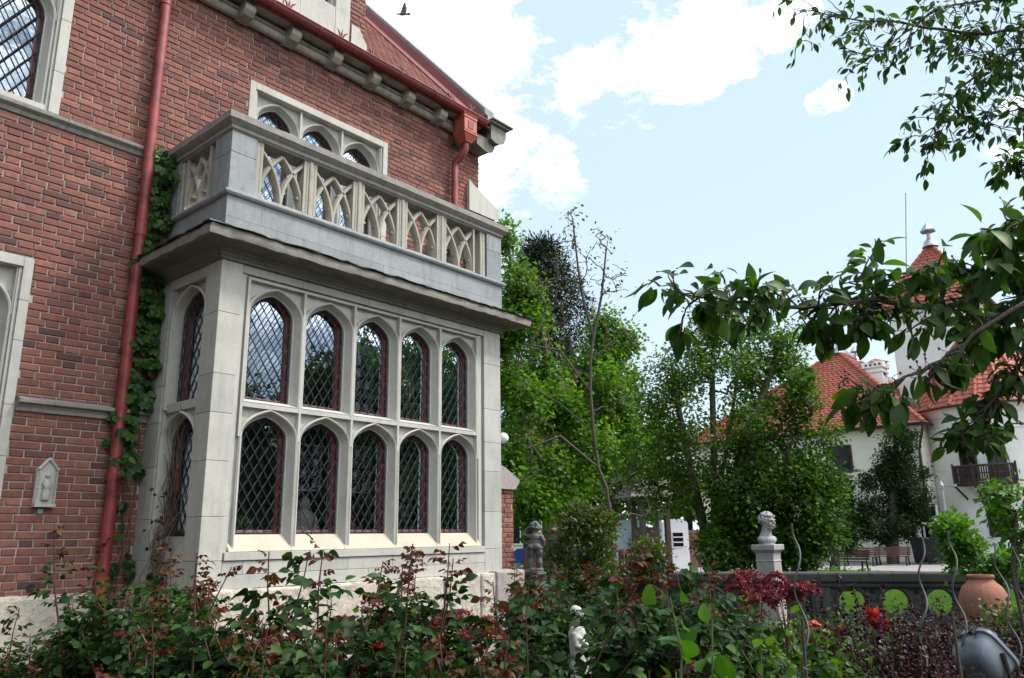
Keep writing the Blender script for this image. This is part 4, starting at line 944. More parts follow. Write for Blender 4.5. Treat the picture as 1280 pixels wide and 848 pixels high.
c = gp(841, 40); bo_ = thing('white_booth', 'white arched top booth with a small barred window behind the gate', 'booth', tuple(c))
fr_ = frame_at(c, R_(-48))
m = MB(); m.prism([(-.62, 0), (-.62, 2.15)] + [(.62 * math.cos(a), 2.15 + .22 * math.sin(a)) for a in np.linspace(math.pi, 0, 9)[1:-1]] + [(.62, 2.15), (.62, 0)], lambda p, q, t_: fr_(p, t_, q), -.6, .6); m.build('body', MT['whitep'], bo_, bevel=.02)
m = MB(); m.box(-.12, .36, -.63, -.60, 1.05, 1.75, fr_); wo = m.build('window', MT['dglass'], bo_)
m = MB()
for z in (1.05, 1.28, 1.52, 1.75): m.box(-.14, .38, -.65, -.625, z - .025, z + .025, fr_)
m.build('window_bars', MT['whitep'], wo)
c = gp(828, 41); m = MB(); fr_ = frame_at(c, R_(-48)); m.box(-.55, .0, -.1, .1, 0, 2.0, fr_); m.box(-.02, .4, -.12, .12, 0, .6, fr_); tag(m.build('upright_screen', MT['whitep'], bevel=.01), 'white upright screen just left of the arched white booth', 'panel')
c = gp(789, 39); m = MB(); fr_ = frame_at(c, R_(-45)); m.box(-.75, .75, -.06, .06, .95, 2.35, fr_); m.box(-.75, -.68, -.05, .05, 0, 1, fr_); m.box(.68, .75, -.05, .05, 0, 1, fr_); tag(m.build('notice_board', MT['bluep'], bevel=.01), 'plain pale blue board standing left of the timber gate', 'board')
c = gp(864, 42); m = MB(); fr_ = frame_at(c, R_(-45)); m.box(-.8, .8, -.5, .5, 0, 1.35, fr_); m.prism([(-1.0, 1.35), (-.5, 1.85), (.5, 1.85), (1.0, 1.35)], lambda p, q, t_: fr_(p, t_, q), -.7, .7); tag(m.build('low_shed', MT['shedred']), 'low reddish shed right of the white booth', 'shed')
def fence(x0, x1, d0, d1, h, label, mt, top=0):
    t = thing('board_fence', label, 'fence', tuple(gp(x0, d0))); a, b = gp(x0, d0), gp(x1, d1); L = np.linalg.norm(b - a); w = (b - a) / L; nrm = np.array((-w[1], w[0], 0)); m = MB(); n = int(L / .16)
    for i in range(n): m.obox(a + w * (i + .5) * L / n + (0, 0, h / 2), w, nrm, (0, 0, 1), .065, .02, h / 2)
    m.obox((a + b) / 2 + (0, 0, h * .3), w, nrm, (0, 0, 1), L / 2, .04, .05); m.obox((a + b) / 2 + (0, 0, h * .85), w, nrm, (0, 0, 1), L / 2, .04, .05)
    m.build('boards', MT[mt], t)
    n = max(2, int(L / 2.2))
    for i in range(n + 1):
        m = MB(); m.obox(a + w * i * L / n + nrm * .08 + (0, 0, (h + .1) / 2), w, nrm, (0, 0, 1), .06, .06, (h + .1) / 2); m.build('post', MT[mt], t)
    return t
fence(770, 815, 39.5, 39.5, .95, 'low brown board fence under the pale blue board', 'plankwood')
fence(655, 715, 40, 40, .95, 'low brown board fence seen between cherub statue and bushy shrub', 'plankwood')
c = gp(826, 33); t = thing('street_lamp', 'thin street lamp with flat round hood before the white booth', 'street lamp', tuple(c))
m = MB(); m.tube([(c[0], c[1], 0), (c[0], c[1], 2.85)], [.05, .04], 8); m.build('pole', MT['zinc'], t)
m = MB(); m.lathe([(.08, 0), (.15, .25)], (c[0], c[1], 2.62), 10); m.build('lantern', MT['globe'], t); m = MB(); m.lathe([(.30, 0), (.28, .05), (.04, .10)], (c[0], c[1], 2.87), 14); m.build('hood', MT['zinc'], t)
# parked blue car seen through the leaves
c = gp(690, 44); t = thing('parked_car', 'blue parked car glimpsed beyond the low brown fence', 'car', tuple(c)); fr_ = frame_at(c, R_(-50))
m = MB(); m.prism([(-2.1, .35), (-2.1, .8), (-1.9, .95), (-1.1, 1.0), (1.2, 1.0), (2.0, .85), (2.1, .6), (2.1, .35)], lambda p, q, t_: fr_(p, t_, q), -.85, .85); m.build('body', plain('car_blue', (.02, .06, .25), .25), t, bevel=.06)
m = MB(); m.prism([(-1.3, 1.0), (-.8, 1.45), (.5, 1.45), (1.1, 1.0)], lambda p, q, t_: fr_(p, t_ * .78, q), -1, 1); m.build('cabin', MT['dglass'], t, bevel=.05)
for u in (-1.3, 1.3):
    for v in (-.8, .8):
        m = MB(); m.tube([fr_(u, v - .1, .32), fr_(u, v + .1, .32)], .32, 14); m.build('wheel', MT['bin'], t)
# pale house behind the trees
c = gp(668, 58); t = thing('pale_house', 'pale cream house mostly hidden behind the bright green tree', 'house', tuple(c)); fr_ = frame_at(c, R_(-50))
m = MB(); m.box(-7, 5, 0, 9, 0, 5.2, fr_); m.build('wall', MT['render'], t)
m = MB(); m.prism([(-.6, 5.2), (4.5, 8.4), (9.6, 5.2)], lambda p, q, t_: fr_(t_, p, q), -7.5, 5.5); m.build('roof', MT['shingle'], t)
for u in (-4.5, -1, 2.5):
    m = MB(); m.box(u - .6, u + .6, -.05, .02, 1.2, 3.0, fr_); w_ = m.build('window', MT['dglass'], t); m = MB(); m.box(u - .04, u + .04, -.08, -.05, 1.2, 3.0, fr_); m.box(u - .68, u + .68, -.1, -.02, 1.1, 1.2, fr_); m.build('window_frame', MT['whitep'], w_)
# ================================================================== STONE BALUSTRADE
P0 = np.array((13.92, 7.11, 0)); WD = np.array((.392, -.92, 0)); WN = np.array((.92, .392, 0))
bs = thing('stone_balustrade', 'low dark weathered stone balustrade with round pierced openings edging the lawn', 'balustrade', tuple(P0))
bf = lambda u, v, z: tuple(P0 + WD * u + WN * v + np.array((0, 0, z)))
S0, S1, PITCH = -2.95, 9.05, 2.4
m = MB(); m.box(S0, S1, -.17, .17, 0, .16, bf); m.box(S0, S1, -.14, .14, .16, .20, bf); m.build('base_course', MT['balu'], bs, bevel=.01)
m = MB(); u = S0
while u < S1 - .1:
    e = min(S1, u + 1.2); m.prism([(-.12, .665), (-.15, .70), (-.15, .74), (-.20, .78), (-.21, .90), (-.19, .93), (.19, .93), (.21, .90), (.20, .78), (.15, .74), (.15, .70), (.12, .665)], lambda p, q, t: bf(t, p, q), u + .001, e - .001); u = e
m.build('top_rail', MT['balu'], bs, bevel=.008)
k = 0
while S0 + k * PITCH < S1 + .1:
    c = S0 + k * PITCH; m = MB(); m.box(c - .16, c + .16, -.165, .165, .198, .667, bf); m.box(c - .11, c + .11, -.18, .18, .26, .61, bf); m.build('pier', MT['balu'], bs, bevel=.012)
    if c + PITCH < S1 + .1:
        m = MB(); cw = (PITCH - .32) / 3
        for j in range(3):
            cx = c + .16 + cw * (j + .5); zc = .433; r = .225; hw = cw / 2; n = 20
            for v in (-.07, .07):
                for i in range(n):
                    a, b = math.pi * i / n, math.pi * (i + 1) / n
                    for s, ze in ((1, .667), (-1, .198)):
                        m.add([bf(cx + r * math.cos(a), v, zc + s * r * math.sin(a)), bf(cx + r * math.cos(b), v, zc + s * r * math.sin(b)), bf(cx + r * math.cos(b), v, ze), bf(cx + r * math.cos(a), v, ze)], [(0, 1, 2, 3)])
                for s in (-1, 1): m.add([bf(cx + s * r, v, .198), bf(cx + s * hw, v, .198), bf(cx + s * hw, v, .667), bf(cx + s * r, v, .667)], [(0, 1, 2, 3)])
            cc = [2 * math.pi * i / 28 for i in range(29)]
            m.loft([[bf(cx + rr * math.cos(a), v, zc + rr * math.sin(a)) for a in cc] for rr, v in ((r + .055, -.07), (r + .05, -.105), (r + .02, -.115), (r - .012, -.095), (r - .014, 0), (r - .012, .095), (r + .02, .115), (r + .05, .105), (r + .055, .07))])
            for s in (-1, 1):                       # little lobes where the rings meet
                for z in (.25, .615): m.ball(bf(cx + s * hw, -.07, z), .04, .04, .04, n=8, m=6)
        m.build('pierced_panel', MT['balu'], bs, smooth=40)
    k += 1
# ================================================================== STATUES
def fused(o, vox, it=3, f=.5):
    r = o.modifiers.new('fuse', 'REMESH'); r.mode = 'VOXEL'; r.voxel_size = vox; r.use_smooth_shade = True
    s = o.modifiers.new('smooth', 'SMOOTH'); s.iterations = it; s.factor = f; return o
pc = at(959, 681, 13.4); pd = thing('bust_pedestal', 'square stone pedestal carrying the curly haired marble bust', 'pedestal', (pc[0], pc[1], 0))
m = MB(); X, Y = pc[0], pc[1]
def sq(mb, prof):
    mb.loft([[(X + a * w, Y + b * w, z) for a, b in ((-1, -1), (1, -1), (1, 1), (-1, 1))] for w, z in prof], closed=True)
    w, z = prof[-1]; mb.add([(X + a * w, Y + b * w, z) for a, b in ((-1, -1), (1, -1), (1, 1), (-1, 1))], [(0, 1, 2, 3)])
sq(m, [(.20, 0), (.20, .2), (.165, .26), (.15, 1.17)]); m.build('shaft', MT['statue'], pd, bevel=.008)
m = MB(); sq(m, [(.15, 1.16), (.158, 1.165), (.158, 1.185), (.148, 1.19), (.152, 1.30), (.19, 1.345), (.20, 1.35), (.20, 1.425), (.19, 1.435)]); m.build('capital', MT['statue'], pd, bevel=.006)
def bust():
    m = MB()
    m.lathe([(.10, 0), (.105, .02), (.09, .04)], (0, .0, 0), 16)
    m.ball((0, .005, .075), .125, .085, .075); m.ball((-.09, .01, .075), .065, .06, .05); m.ball((.10, .0, .08), .07, .06, .05); m.ball((.01, -.045, .065), .10, .065, .06)
    m.tube([(0, .02, .06), (0, .015, .13), (0, .005, .19), (0, -.008, .26)], [.11, .082, .064, .062], 16)
    m.ball((0, -.015, .335), .082, .096, .115); m.ball((0, -.048, .285), .060, .062, .062); m.ball((0, -.092, .245), .026, .024, .020); m.tube([(-.05, -.02, .265), (-.03, -.075, .248), (.03, -.075, .248), (.05, -.02, .265)], [.022, .02, .02, .022], 8)
    m.tube([(0, -.110, .350), (0, -.138, .312), (0, -.128, .303)], [.010, .015, .013], 8)
    m.ball((0, -.116, .278), .024, .014, .007); m.ball((0, -.113, .266), .019, .014, .007)
    for s in (-1, 1):
        m.tube([(s * .012, -.114, .358), (s * .034, -.110, .366), (s * .060, -.088, .356)], [.010, .011, .008], 6)
        m.ball((s * .031, -.099, .342), .013, .008, .007); m.ball((s * .040, -.086, .300), .026, .024, .026); m.ball((s * .082, -.0, .325), .010, .022, .03)
    rd = random.Random(5)
    for i in range(210):
        a = rd.uniform(0, 2 * math.pi); z = rd.uniform(-.35, 1); rr = math.sqrt(max(0, 1 - z * z)); p = np.array((rr * math.cos(a) * .094, -.005 + rr * math.sin(a) * .108, .345 + z * .122))
        if p[1] < -.055 and p[2] < .405: continue
        if p[2] < .32 and p[1] < .01: continue
        r = rd.uniform(.014, .022); m.ball(p, r, r, r, n=8, m=6)
    return m
bo = fused(tag(bust().build('marble_bust', MT['statue']), 'weathered pale marble head with curly hair on a square pedestal', 'bust'), .0055, 1, .3)
bo.location = (X, Y, 1.43); bo.rotation_euler = (R_(4), 0, R_(-14)); bo.scale = (1.26, 1.22, 1.12)
# cherub, seen from behind
def cherub():
    m = MB()
    for s in (-1, 1):
        m.tube([(s * .07, .02 * s, .02), (s * .07, 0, .12), (s * .065, .02, .21), (s * .068, .0, .30), (s * .062, 0, .40)], [.035, .05, .043, .065, .075], 12)
        m.ball((s * .075, .045, .025), .035, .065, .028); m.ball((s * .052, -.045, .41), .068, .06, .062)
    m.ball((0, 0, .43), .115, .085, .08); m.ball((0, .02, .50), .105, .092, .10); m.ball((0, .0, .585), .105, .075, .085); m.ball((0, -.03, .60), .075, .045, .06)
    m.tube([(0, 0, .64), (0, .01, .70)], [.045, .042], 10)
    m.tube([(.10, -.005, .62), (.145, .0, .53), (.135, .03, .44), (.10, .08, .40)], [.042, .036, .03, .024], 10); m.ball((.095, .09, .395), .028, .03, .022)
    m.tube([(-.10, -.005, .62), (-.17, .02, .62), (-.165, .04, .70), (-.11, .03, .76)], [.042, .034, .03, .024], 10); m.ball((-.10, .03, .77), .028, .025, .03)
    m.ball((.02, .02, .775), .082, .09, .092); m.ball((.075, .035, .75), .03, .035, .03); m.ball((.102, .03, .755), .013, .012, .012)
    rd = random.Random(3)
    for i in range(90):
        d = np.array([rd.gauss(0, 1) for _ in range(3)]); d /= np.linalg.norm(d); p = np.array((.012, .012, .79)) + d * (.088, .094, .092)
        if d[2] < -.35 or (d[0] > .55 and d[2] < .45): continue
        m.ball(p, .019, .019, .019, n=8, m=6)
    m.tube([(-.03, -.07, .40), (.05, -.085, .38), (.115, -.02, .36), (.12, .05, .34)], [.014, .02, .02, .012], 8)
    m.ball((0, .02, .0), .14, .14, .02)
    return m
cc_ = at(669, 712, 14.5)
co = fused(tag(cherub().build('stone_cherub', MT['grey']), 'grey stone cherub seen from behind beside the brick buttress', 'statue'), .010, 2, .4)
co.location = (cc_[0], cc_[1], cc_[2] + .0); co.rotation_euler = (0, 0, R_(-66)); co.scale = (1.12, 1.04, .94)
cp_ = thing('cherub_pedestal', 'grey stone pedestal under the cherub, half hidden by roses', 'pedestal', (cc_[0], cc_[1], 0)); X, Y = cc_[0], cc_[1]; z = cc_[2] - .02
m = MB(); sq(m, [(.22, 0), (.22, .15), (.17, .2), (.16, z - .1)]); m.build('shaft', MT['grey'], cp_, bevel=.01)
m = MB(); sq(m, [(.16, z - .11), (.21, z - .06), (.21, z)]); m.build('cap', MT['grey'], cp_, bevel=.01)
def robed():
    m = MB(); rd = random.Random(9)
    m.lathe([(.10, 0), (.10, .05), (.07, .06)], (0, 0, 0), 14)
    m.lathe([(.085, .05), (.078, .2), (.066, .34), (.072, .46), (.078, .52), (.06, .57), (.028, .60), (.026, .63)], (0, 0, 0), 16)
    for i in range(9):
        a = i * .7; m.tube([(.07 * math.cos(a), .07 * math.sin(a), .06), (.068 * math.cos(a + .1), .068 * math.sin(a + .1), .2), (.055 * math.cos(a + .3), .055 * math.sin(a + .3), .38)], [.017, .013, .008], 6)
    m.tube([(-.075, 0, .53), (-.10, -.02, .43), (-.03, -.075, .40)], [.03, .026, .02], 8); m.tube([(.075, 0, .53), (.105, -.01, .42), (.07, -.06, .34)], [.03, .026, .02], 8)
    m.tube([(-.09, -.03, .50), (0, -.075, .43), (.07, -.06, .30), (.085, -.03, .1)], [.022, .026, .024, .02], 8)
    m.ball((0, -.008, .685), .042, .05, .058); m.ball((0, -.056, .675), .009, .012, .012); m.ball((0, .012, .70), .047, .046, .05)
    return m
sc_ = at(723, 840, 8.0)
so = fused(tag(robed().build('white_statuette', MT['wstatue']), 'slender white robed statuette standing among the rose stems', 'statue'), .0075, 2, .4)
so.location = (sc_[0], sc_[1], .12); so.rotation_euler = (0, 0, R_(20)); so.scale = (1.12, 1.12, 1.12)
m = MB(); X, Y = sc_[0], sc_[1]; sq(m, [(.17, -.02), (.17, .10), (.15, .12)]); tag(m.build('statuette_plinth', MT['granite'], bevel=.01), 'small stone block under the white robed statuette', 'plinth')
# ================================================================== JAR, FLOODLIGHT, STAKES
jc = gp(1217.5, 11); jr = MB()
jr.lathe([(.15, 0), (.19, .12), (.255, .36), (.298, .56), (.305, .68), (.285, .80), (.235, .90), (.175, .955), (.150, .985), (.148, 1.0), (.165, 1.012), (.17, 1.035), (.162, 1.05), (.135, 1.048), (.125, 1.0), (.20, .9)], (jc[0], jc[1], -.02), 40)
tag(jr.build('terracotta_jar', MT['terra'], smooth=60), 'large worn terracotta jar in front of the stone balustrade', 'jar')
fc = at(1228, 822, 4.6); rg = np.array((.653, -.757, 0)); fw = HD; up_ = np.array((0, 0, 1.))
ax = rg * .62 + up_ * .50 + fw * .40; ax /= np.linalg.norm(ax); e1 = np.cross(ax, fw); e1 /= np.linalg.norm(e1); e1 = -e1 if e1[2] < 0 else e1; e2 = np.cross(ax, e1)
ff = lambda a, b, c: tuple(fc + ax * a + e1 * b + e2 * c)
fl_ = thing('floodlight', 'grey plastic floodlight tilted on the ground spike at the right edge', 'floodlight', tuple(fc))
m = MB(); rs = []
for a, b, c in ((-.115, .05, .06), (-.11, .075, .085), (-.085, .10, .105), (-.03, .118, .118), (.03, .122, .122), (.035, .135, .135), (.055, .135, .135)):
    rs.append([ff(a, b * math.copysign(abs(math.sin(t)) ** .45, math.sin(t)), c * math.copysign(abs(math.cos(t)) ** .45, math.cos(t))) for t in np.linspace(0, 2 * math.pi, 33)[:-1]])
m.loft(rs, closed=True); m.add(rs[0], [tuple(range(32))]); m.build('housing', MT['lampgrey'], fl_, smooth=50)
m = MB(); m.loft([rs[-1], [tuple(np.array(p) + ax * .012) for p in rs[-1]]], closed=True); m.add([tuple(np.array(p) + ax * .010) for p in rs[-1]], [tuple(range(32))]); m.build('front_glass', MT['dglass'], fl_)
for c in (-.05, .05):
    m = MB(); m.obox(ff(.035, .142, c), ax, e1, e2, .028, .010, .013); m.tube([ff(.0, .135, c), ff(.02, .16, c), ff(.05, .15, c)], .006, 6); m.build('clip', MT['iron'], fl_)
m = MB(); m.obox(ff(-.07, -.07, -.02), ax, e1, e2, .05, .06, .05); m.build('junction_box', MT['lampgrey'], fl_, bevel=.006)
m = MB(); m.tube([ff(0, 0, -.13), ff(-.12, -.16, -.12), ff(-.13, -.18, 0), ff(-.12, -.16, .12), ff(0, 0, .13)], .012, 6); b_ = np.array(ff(-.13, -.18, 0)); m.tube([b_, (b_[0], b_[1], 0)], .014, 8); m.build('bracket', MT['iron'], fl_)
def stake(p0, p1, d, label, ph=0, pitch=.33, r=.022):
    a, b = at(*p0, d), at(*p1, d); ax_ = (a - b) / (a[2] - b[2]); base = b - ax_ * b[2]; H = a[2]; L = []; n = int(H / .02)
    for i in range(n + 1):
        z = H * i / n; t = 2 * math.pi * z / pitch + ph; k = r * min(1, max(0.0, (H - z) / .12)); L.append(base + ax_ * z + np.array((k * math.cos(t), k * math.sin(t), 0)))
    m = MB(); m.tube(L, .0055, 7)
    tag(m.build('spiral_stake', MT['metal'], smooth=60), label, 'plant stake', 'wavy metal plant stakes in the rose bed')
stake((990, 655), (1012, 860), 4.6, 'wavy metal stake standing just right of the bust pedestal', .5, .40, .026)
stake((1153, 672), (1154, 850), 4.9, 'wavy metal stake in front of the black bins', 1.2)
stake((1185, 664), (1213, 850), 4.6, 'wavy metal stake crossing the left side of the terracotta jar', 2.6)
stake((1242, 678), (1276, 830), 5.2, 'wavy metal stake just right of the terracotta jar', .2)
stake((1266, 684), (1292, 800), 5.4, 'wavy metal stake cut by the right edge of the photo', 3.3)
def stick(p0, p1, d, label, m_='bark'):
    m = MB(); a, b = at(*p0, d), at(*p1, d); m.tube([a, (a + b) / 2 + (.004, .003, 0), b], [.007, .008, .009], 6); tag(m.build('wooden_stick', MT[m_]), label, 'stick')
stick((1003, 772), (1009, 860), 4.0, 'short wooden stick leaning beside the wavy stake below the bust'); stick((1190, 765), (1204, 862), 4.2, 'thin dark stick in front of the floodlight')
# kerb stones of the bed
kt = MB(); 
for i, (a, b, d0, d1) in enumerate(((598, 662, 8.6, 8.9), (664, 742, 8.95, 9.3), (745, 830, 9.3, 9.7))):
    p, q = gp(a, d0), gp(b, d1); w = (q - p); L = np.linalg.norm(w); w /= L; n_ = np.array((-w[1], w[0], 0)); k = MB(); k.obox((p + q) / 2 + (0, 0, .06), w, n_, (0, 0, 1), L / 2 - .01, .12, .07)
    tag(k.build('kerb_stone', MT['rubble'], bevel=.02), ['flat stone kerb block left of the white statuette', 'flat stone kerb block behind the white statuette', 'flat stone kerb block right of the white statuette'][i], 'kerb stone', 'kerb stones of the rose bed')
# ================================================================== PIGEON
bc_ = at(503, 18, 24); m = MB(); q = Matrix.Rotation(R_(-50), 3, 'Z')
def bp(x, y, z): return tuple(bc_ + 1.15 * np.array(q @ Vector((x, y, z))))
m.ball(bp(0, 0, 0), .14, .055, .055, rot=q); m.ball(bp(-.14, 0, .015), .042, .035, .036, rot=q); m.tube([bp(-.175, 0, .01), bp(-.20, 0, .005)], [.01, .003], 6)
m.prism([(.10, -.03), (.24, -.055), (.25, .055), (.10, .03)], lambda a, b, t: bp(a, b, t), -.008, .012)
for s, zz in ((1, .34), (-1, .30)):
    m.prism([(-.06, .0), (-.03, .55), (.0, 1), (.06, .95), (.09, .5), (.10, .0)], lambda a, b, t: bp(a + .06 * b, s * (.03 + .09 * b), .02 + b * zz + t), -.007, .007)
o = tag(m.build('pigeon', plain('pigeon_grey', (.10, .105, .12), .7)), 'grey pigeon flying with raised wings against the white cloud', 'bird')
# ================================================================== ROSES AND BORDER PLANTS
def new_root(name, label, cat, group=None): 
    t = thing(name, label, cat, (0, 0, 0), group); return t
def compound(P, D, n5, size, rg_, up=.5):
    """leaflets of pinnate leaves: base P, direction D -> positions, dirs, normals"""
    n = len(P); side = norm(np.cross(D, np.array([0, 0, 1.]) + .3 * rg_.normal(size=(n, 3)))); nn = norm(np.cross(side, D)); PP = []; DD = []; NN = []; SS = []
    for t, s in n5:
        PP.append(P + D * (t * size)[:, None]); DD.append(norm(D * (1 if s == 0 else .55) + side * s + .18 * rg_.normal(size=(n, 3)) + (0, 0, -.18))); NN.append(norm(nn + .35 * rg_.normal(size=(n, 3)))); SS.append(size * (.62 if s == 0 else .5))
    return np.concatenate(PP), np.concatenate(DD), np.concatenate(NN), np.concatenate(SS)
FIVE = [(.42, 1), (.42, -1), (.8, 1), (.8, -1), (1.0, 0)]
def rose_variant(seed, canes, H, tall, red, bloom=0, spread=.38, lf=1.0):
    r = np.random.default_rng(seed); t = new_root('rose_bush', 'x', 'rose bush', 'rose bushes in the foreground bed')
    cm = MB(); LP, LD, LS, RP, RD, RS = [], [], [], [], [], []; tips = []
    def cane(p0, d, h, r0, lv0):
        n = 9; pts = [np.array(p0)]; d = np.array(d)
        for i in range(n):
            d = norm(d + r.normal(size=3) * .10 + np.array((0, 0, .05))); pts.append(pts[-1] + d * h / n)
        cm.tube(pts, list(np.linspace(r0, .0025, n + 1)), 5)
        L = h; s = lv0
        while s < 1:
            f = s * n; i = min(n - 1, int(f)); p = pts[i] + (pts[i + 1] - pts[i]) * (f - i); a = r.uniform(0, 6.28); dd = norm(np.array((math.cos(a), math.sin(a), .28 + r.normal() * .25)))
            young = s > .88 and h > H * .6 and r.random() < red
            (RP if young else LP).append(p); (RD if young else LD).append(dd); (RS if young else LS).append(lf * r.uniform(.055, .108) * (1 - .35 * max(0, s - .6) / .4) * (.8 if young else 1)); s += lf * r.uniform(.013, .026) / L
        tips.append(pts[-1]); return pts
    for k in range(canes):
        a = 2 * math.pi * k / canes + r.uniform(-.4, .4); h = H * (r.uniform(.62, .86) if k >= tall else r.uniform(.95, 1.05)); ln = r.uniform(.06, .34) * (.5 if k < tall else 1)
        pts = cane((.12 * math.cos(a), .12 * math.sin(a), 0), (ln * math.cos(a), ln * math.sin(a), 1), h, .011, .10)
        for _ in range(4 if k >= tall else 2):
            i = r.integers(3, 7); b = r.uniform(0, 6.28); cane(pts[i], (.8 * math.cos(b), .8 * math.sin(b), .75), H * r.uniform(.2, .36), .006, .12)
    cm.build('cane', MT['cane'], t)
    for nm, P, D, Sz, mt in (('foliage', LP, LD, LS, 'l_rose'), ('young_leaves', RP, RD, RS, 'l_rosered')):
        if not P: continue
        a, b, c, s = compound(np.array(P), np.array(D), FIVE, np.array(Sz), r)
        V, F, k = leaves(a, b, c, s, T_RCURL, 1.0); np_mesh(nm, V, F, MT[mt], t, np.repeat(np.clip(r.beta(2, 2.6, len(a)), 0, 1), k))
    for j in range(bloom):
        c = tips[-1 - j] + np.array((0, 0, .01)); fb = MB()
        for q in range(14):
            a = q * 2.4; rr = .012 + .0017 * q
            fb.ball(c + np.array((rr * math.cos(a), rr * math.sin(a), .012 - .0012 * q)), .016, .016, .012, n=7, m=5)
        fb.build('bloom', MT['redpetal'], t, smooth=60)
    return t
RV = [rose_variant(11, 8, 1.35, 2, .95), rose_variant(12, 9, 1.35, 1, .7, 2), rose_variant(13, 7, 1.35, 3, 1.0, 0, lf=1.35), rose_variant(14, 10, 1.35, 1, .5, 3), rose_variant(15, 8, 1.35, 3, .9, 1, lf=1.25)]
RUSED = [0] * 5
ROSES = [(30, 762, 5.9, 3, 'rose bush against the pale footing at the left edge'), (664, 698, 9.5, 1, 'rose bush that hides the foot of the cherub pedestal'), (674, 702, 8.6, 2, 'tall bronze leaved rose bush in front of the cherub pedestal'), (700, 718, 9.2, 3, 'rose bush between cherub and rounded shrub'),
         (64, 765, 5.0, 1, 'rose bush at the left end of the bed below the brick footing'), (112, 728, 5.4, 3, 'rose bush just left of the foot of the red downpipe'),
         (156, 662, 5.0, 0, 'tall rose bush with high shoots in front of the red downpipe'), (190, 690, 5.7, 4, 'rose bush before the shadowed side of the stone bay'),
         (236, 716, 4.6, 2, 'rose bush with red tips below the front left pilaster of the bay'), (290, 698, 4.4, 0, 'rose bush with dark red shoots left of the tallest red tipped stem'),
         (345, 668, 4.2, 2, 'rose bush with a tall red tipped stem under the first lower light'), (402, 728, 4.7, 3, 'rose bush under the second lower light of the bay'),
         (452, 690, 3.9, 0, 'rose bush with a slim shoot under the middle lower light'), (510, 687, 4.1, 4, 'rose bush with paired bronze shoots under the fourth lower light'),
         (566, 728, 4.8, 1, 'rose bush before the rough stones at the right of the bay'), (612, 708, 4.0, 2, 'rose bush with large bronze leaves below the brick buttress'),
         (606, 738, 4.4, 3, 'dark rose bush left of the white statuette'), (806, 688, 4.2, 4, 'rose bush with bronze tips right of the white statuette'),
         (842, 705, 6.0, 1, 'rose bush behind the fresh green large leaved shrub'), (872, 686, 5.0, 2, 'rose bush with red tips left of the bust pedestal'),
         (842, 718, 6.8, 0, 'rose bush near the left end of the balustrade'), (930, 775, 4.4, 3, 'low rose bush below the red feathery plants'),
         (40, 810, 3.7, 4, 'near rose bush at the lower left corner'), (140, 792, 3.6, 3, 'near rose bush in the lower left below the downpipe'), (225, 795, 3.4, 1, 'near rose bush low before the bay pilaster'),
         (310, 785, 3.3, 0, 'near dark rose bush low under the first light'), (395, 795, 3.3, 3, 'near rose bush with round leaves below the second light'), (480, 790, 3.2, 1, 'near rose bush with red blooms below the middle light'),
         (560, 795, 3.2, 4, 'near rose bush below the fifth light at the lower edge'), (600, 788, 3.3, 2, 'near rose bush with bronze leaves at the lower centre'), (830, 815, 3.5, 0, 'near rose bush right of the statuette at the lower edge')]
for i, (px, py, d, v, lab) in enumerate(ROSES):
    top = at(px, py, d); s = top[2] / 1.35; g_ = gp(px, d); a = (i * 2.399) % 6.28; sxy = min(1.15, max(.8, s))
    if not RUSED[v]:
        RUSED[v] = 1; o = RV[v]; o.location = tuple(g_); o.rotation_euler = (0, 0, a); o.scale = (sxy, sxy, s); o['label'] = lab
    else: dup(RV[v], tuple(g_), a, (sxy, sxy, s), lab)
def leafy(name, label, cat, c, h, r, n, size, mt, stems=7, seed=0, T=T_LO, width=1.2, zmin=.15, droop=0, group=None, stem_m='green_stem', flat=1.0, vb=(2, 2)):
    """a bush: stems fanning from the base, leaves along them"""
    g_ = np.random.default_rng(seed); t = thing(name, label, cat, tuple(c), group); sm = MB(); P = []; D = []
    for k in range(stems):
        a = 2.4 * k + g_.uniform(-.3, .3); rr = r * math.sqrt((k + .5) / stems); e = np.array((rr * math.cos(a), rr * math.sin(a), h * (1 - .35 * (rr / r) ** 2) * g_.uniform(.85, 1.02) * flat))
        pts = [np.array(c) + e * np.array((u ** 1.2, u ** 1.2, u ** .85)) + g_.normal(size=3) * .012 for u in np.linspace(0, 1, 7)]
        sm.tube(pts, list(np.linspace(.010, .003, 7)), 5)
        m_ = n // stems
        u = g_.uniform(zmin, 1, m_) ** .8; i = np.minimum(5, (u * 6).astype(int)); pa = np.array(pts); p = pa[i] + (pa[i + 1] - pa[i]) * (u * 6 - i)[:, None]
        sp = r * .9 / math.sqrt(stems); off = g_.normal(size=(m_, 3)) * sp * np.array((1, 1, .6)) * g_.uniform(.0, 1, (m_, 1)); P.append(p + off); D.append(norm(off + g_.normal(size=(m_, 3)) * .5 * sp + np.array((0, 0, .25 * sp - droop * sp))))
    sm.build('stem', MT[stem_m], t)
    P = np.concatenate(P); D = np.concatenate(D); k_ = P[:, 2] > c[2] + .02; P = P[k_]; D = D[k_]
    N_ = norm(np.array((0, 0, 1.)) + .6 * g_.normal(size=P.shape)); V, F, k = leaves(P, D, N_, size * g_.uniform(.65, 1.2, len(P)), T, width)
    np_mesh('foliage', V, F, MT[mt], t, np.repeat(g_.beta(*vb, len(P)), k)); return t
leafy('green_shrub', 'fresh green large leaved shrub at the lower centre right', 'shrub', gp(868, 2.7), at(868, 730, 2.7)[2], .24, 190, .080, 'l_bright', 8, 2, T_HI, 1.15, .42, flat=1.04)
leafy('green_shrub', 'second fresh green shrub with smaller leaves right of the large leaved one', 'shrub', gp(925, 3.4), at(925, 790, 3.4)[2], .3, 260, .05, 'l_tree', 8, 12, T_ROSE, 1.15)
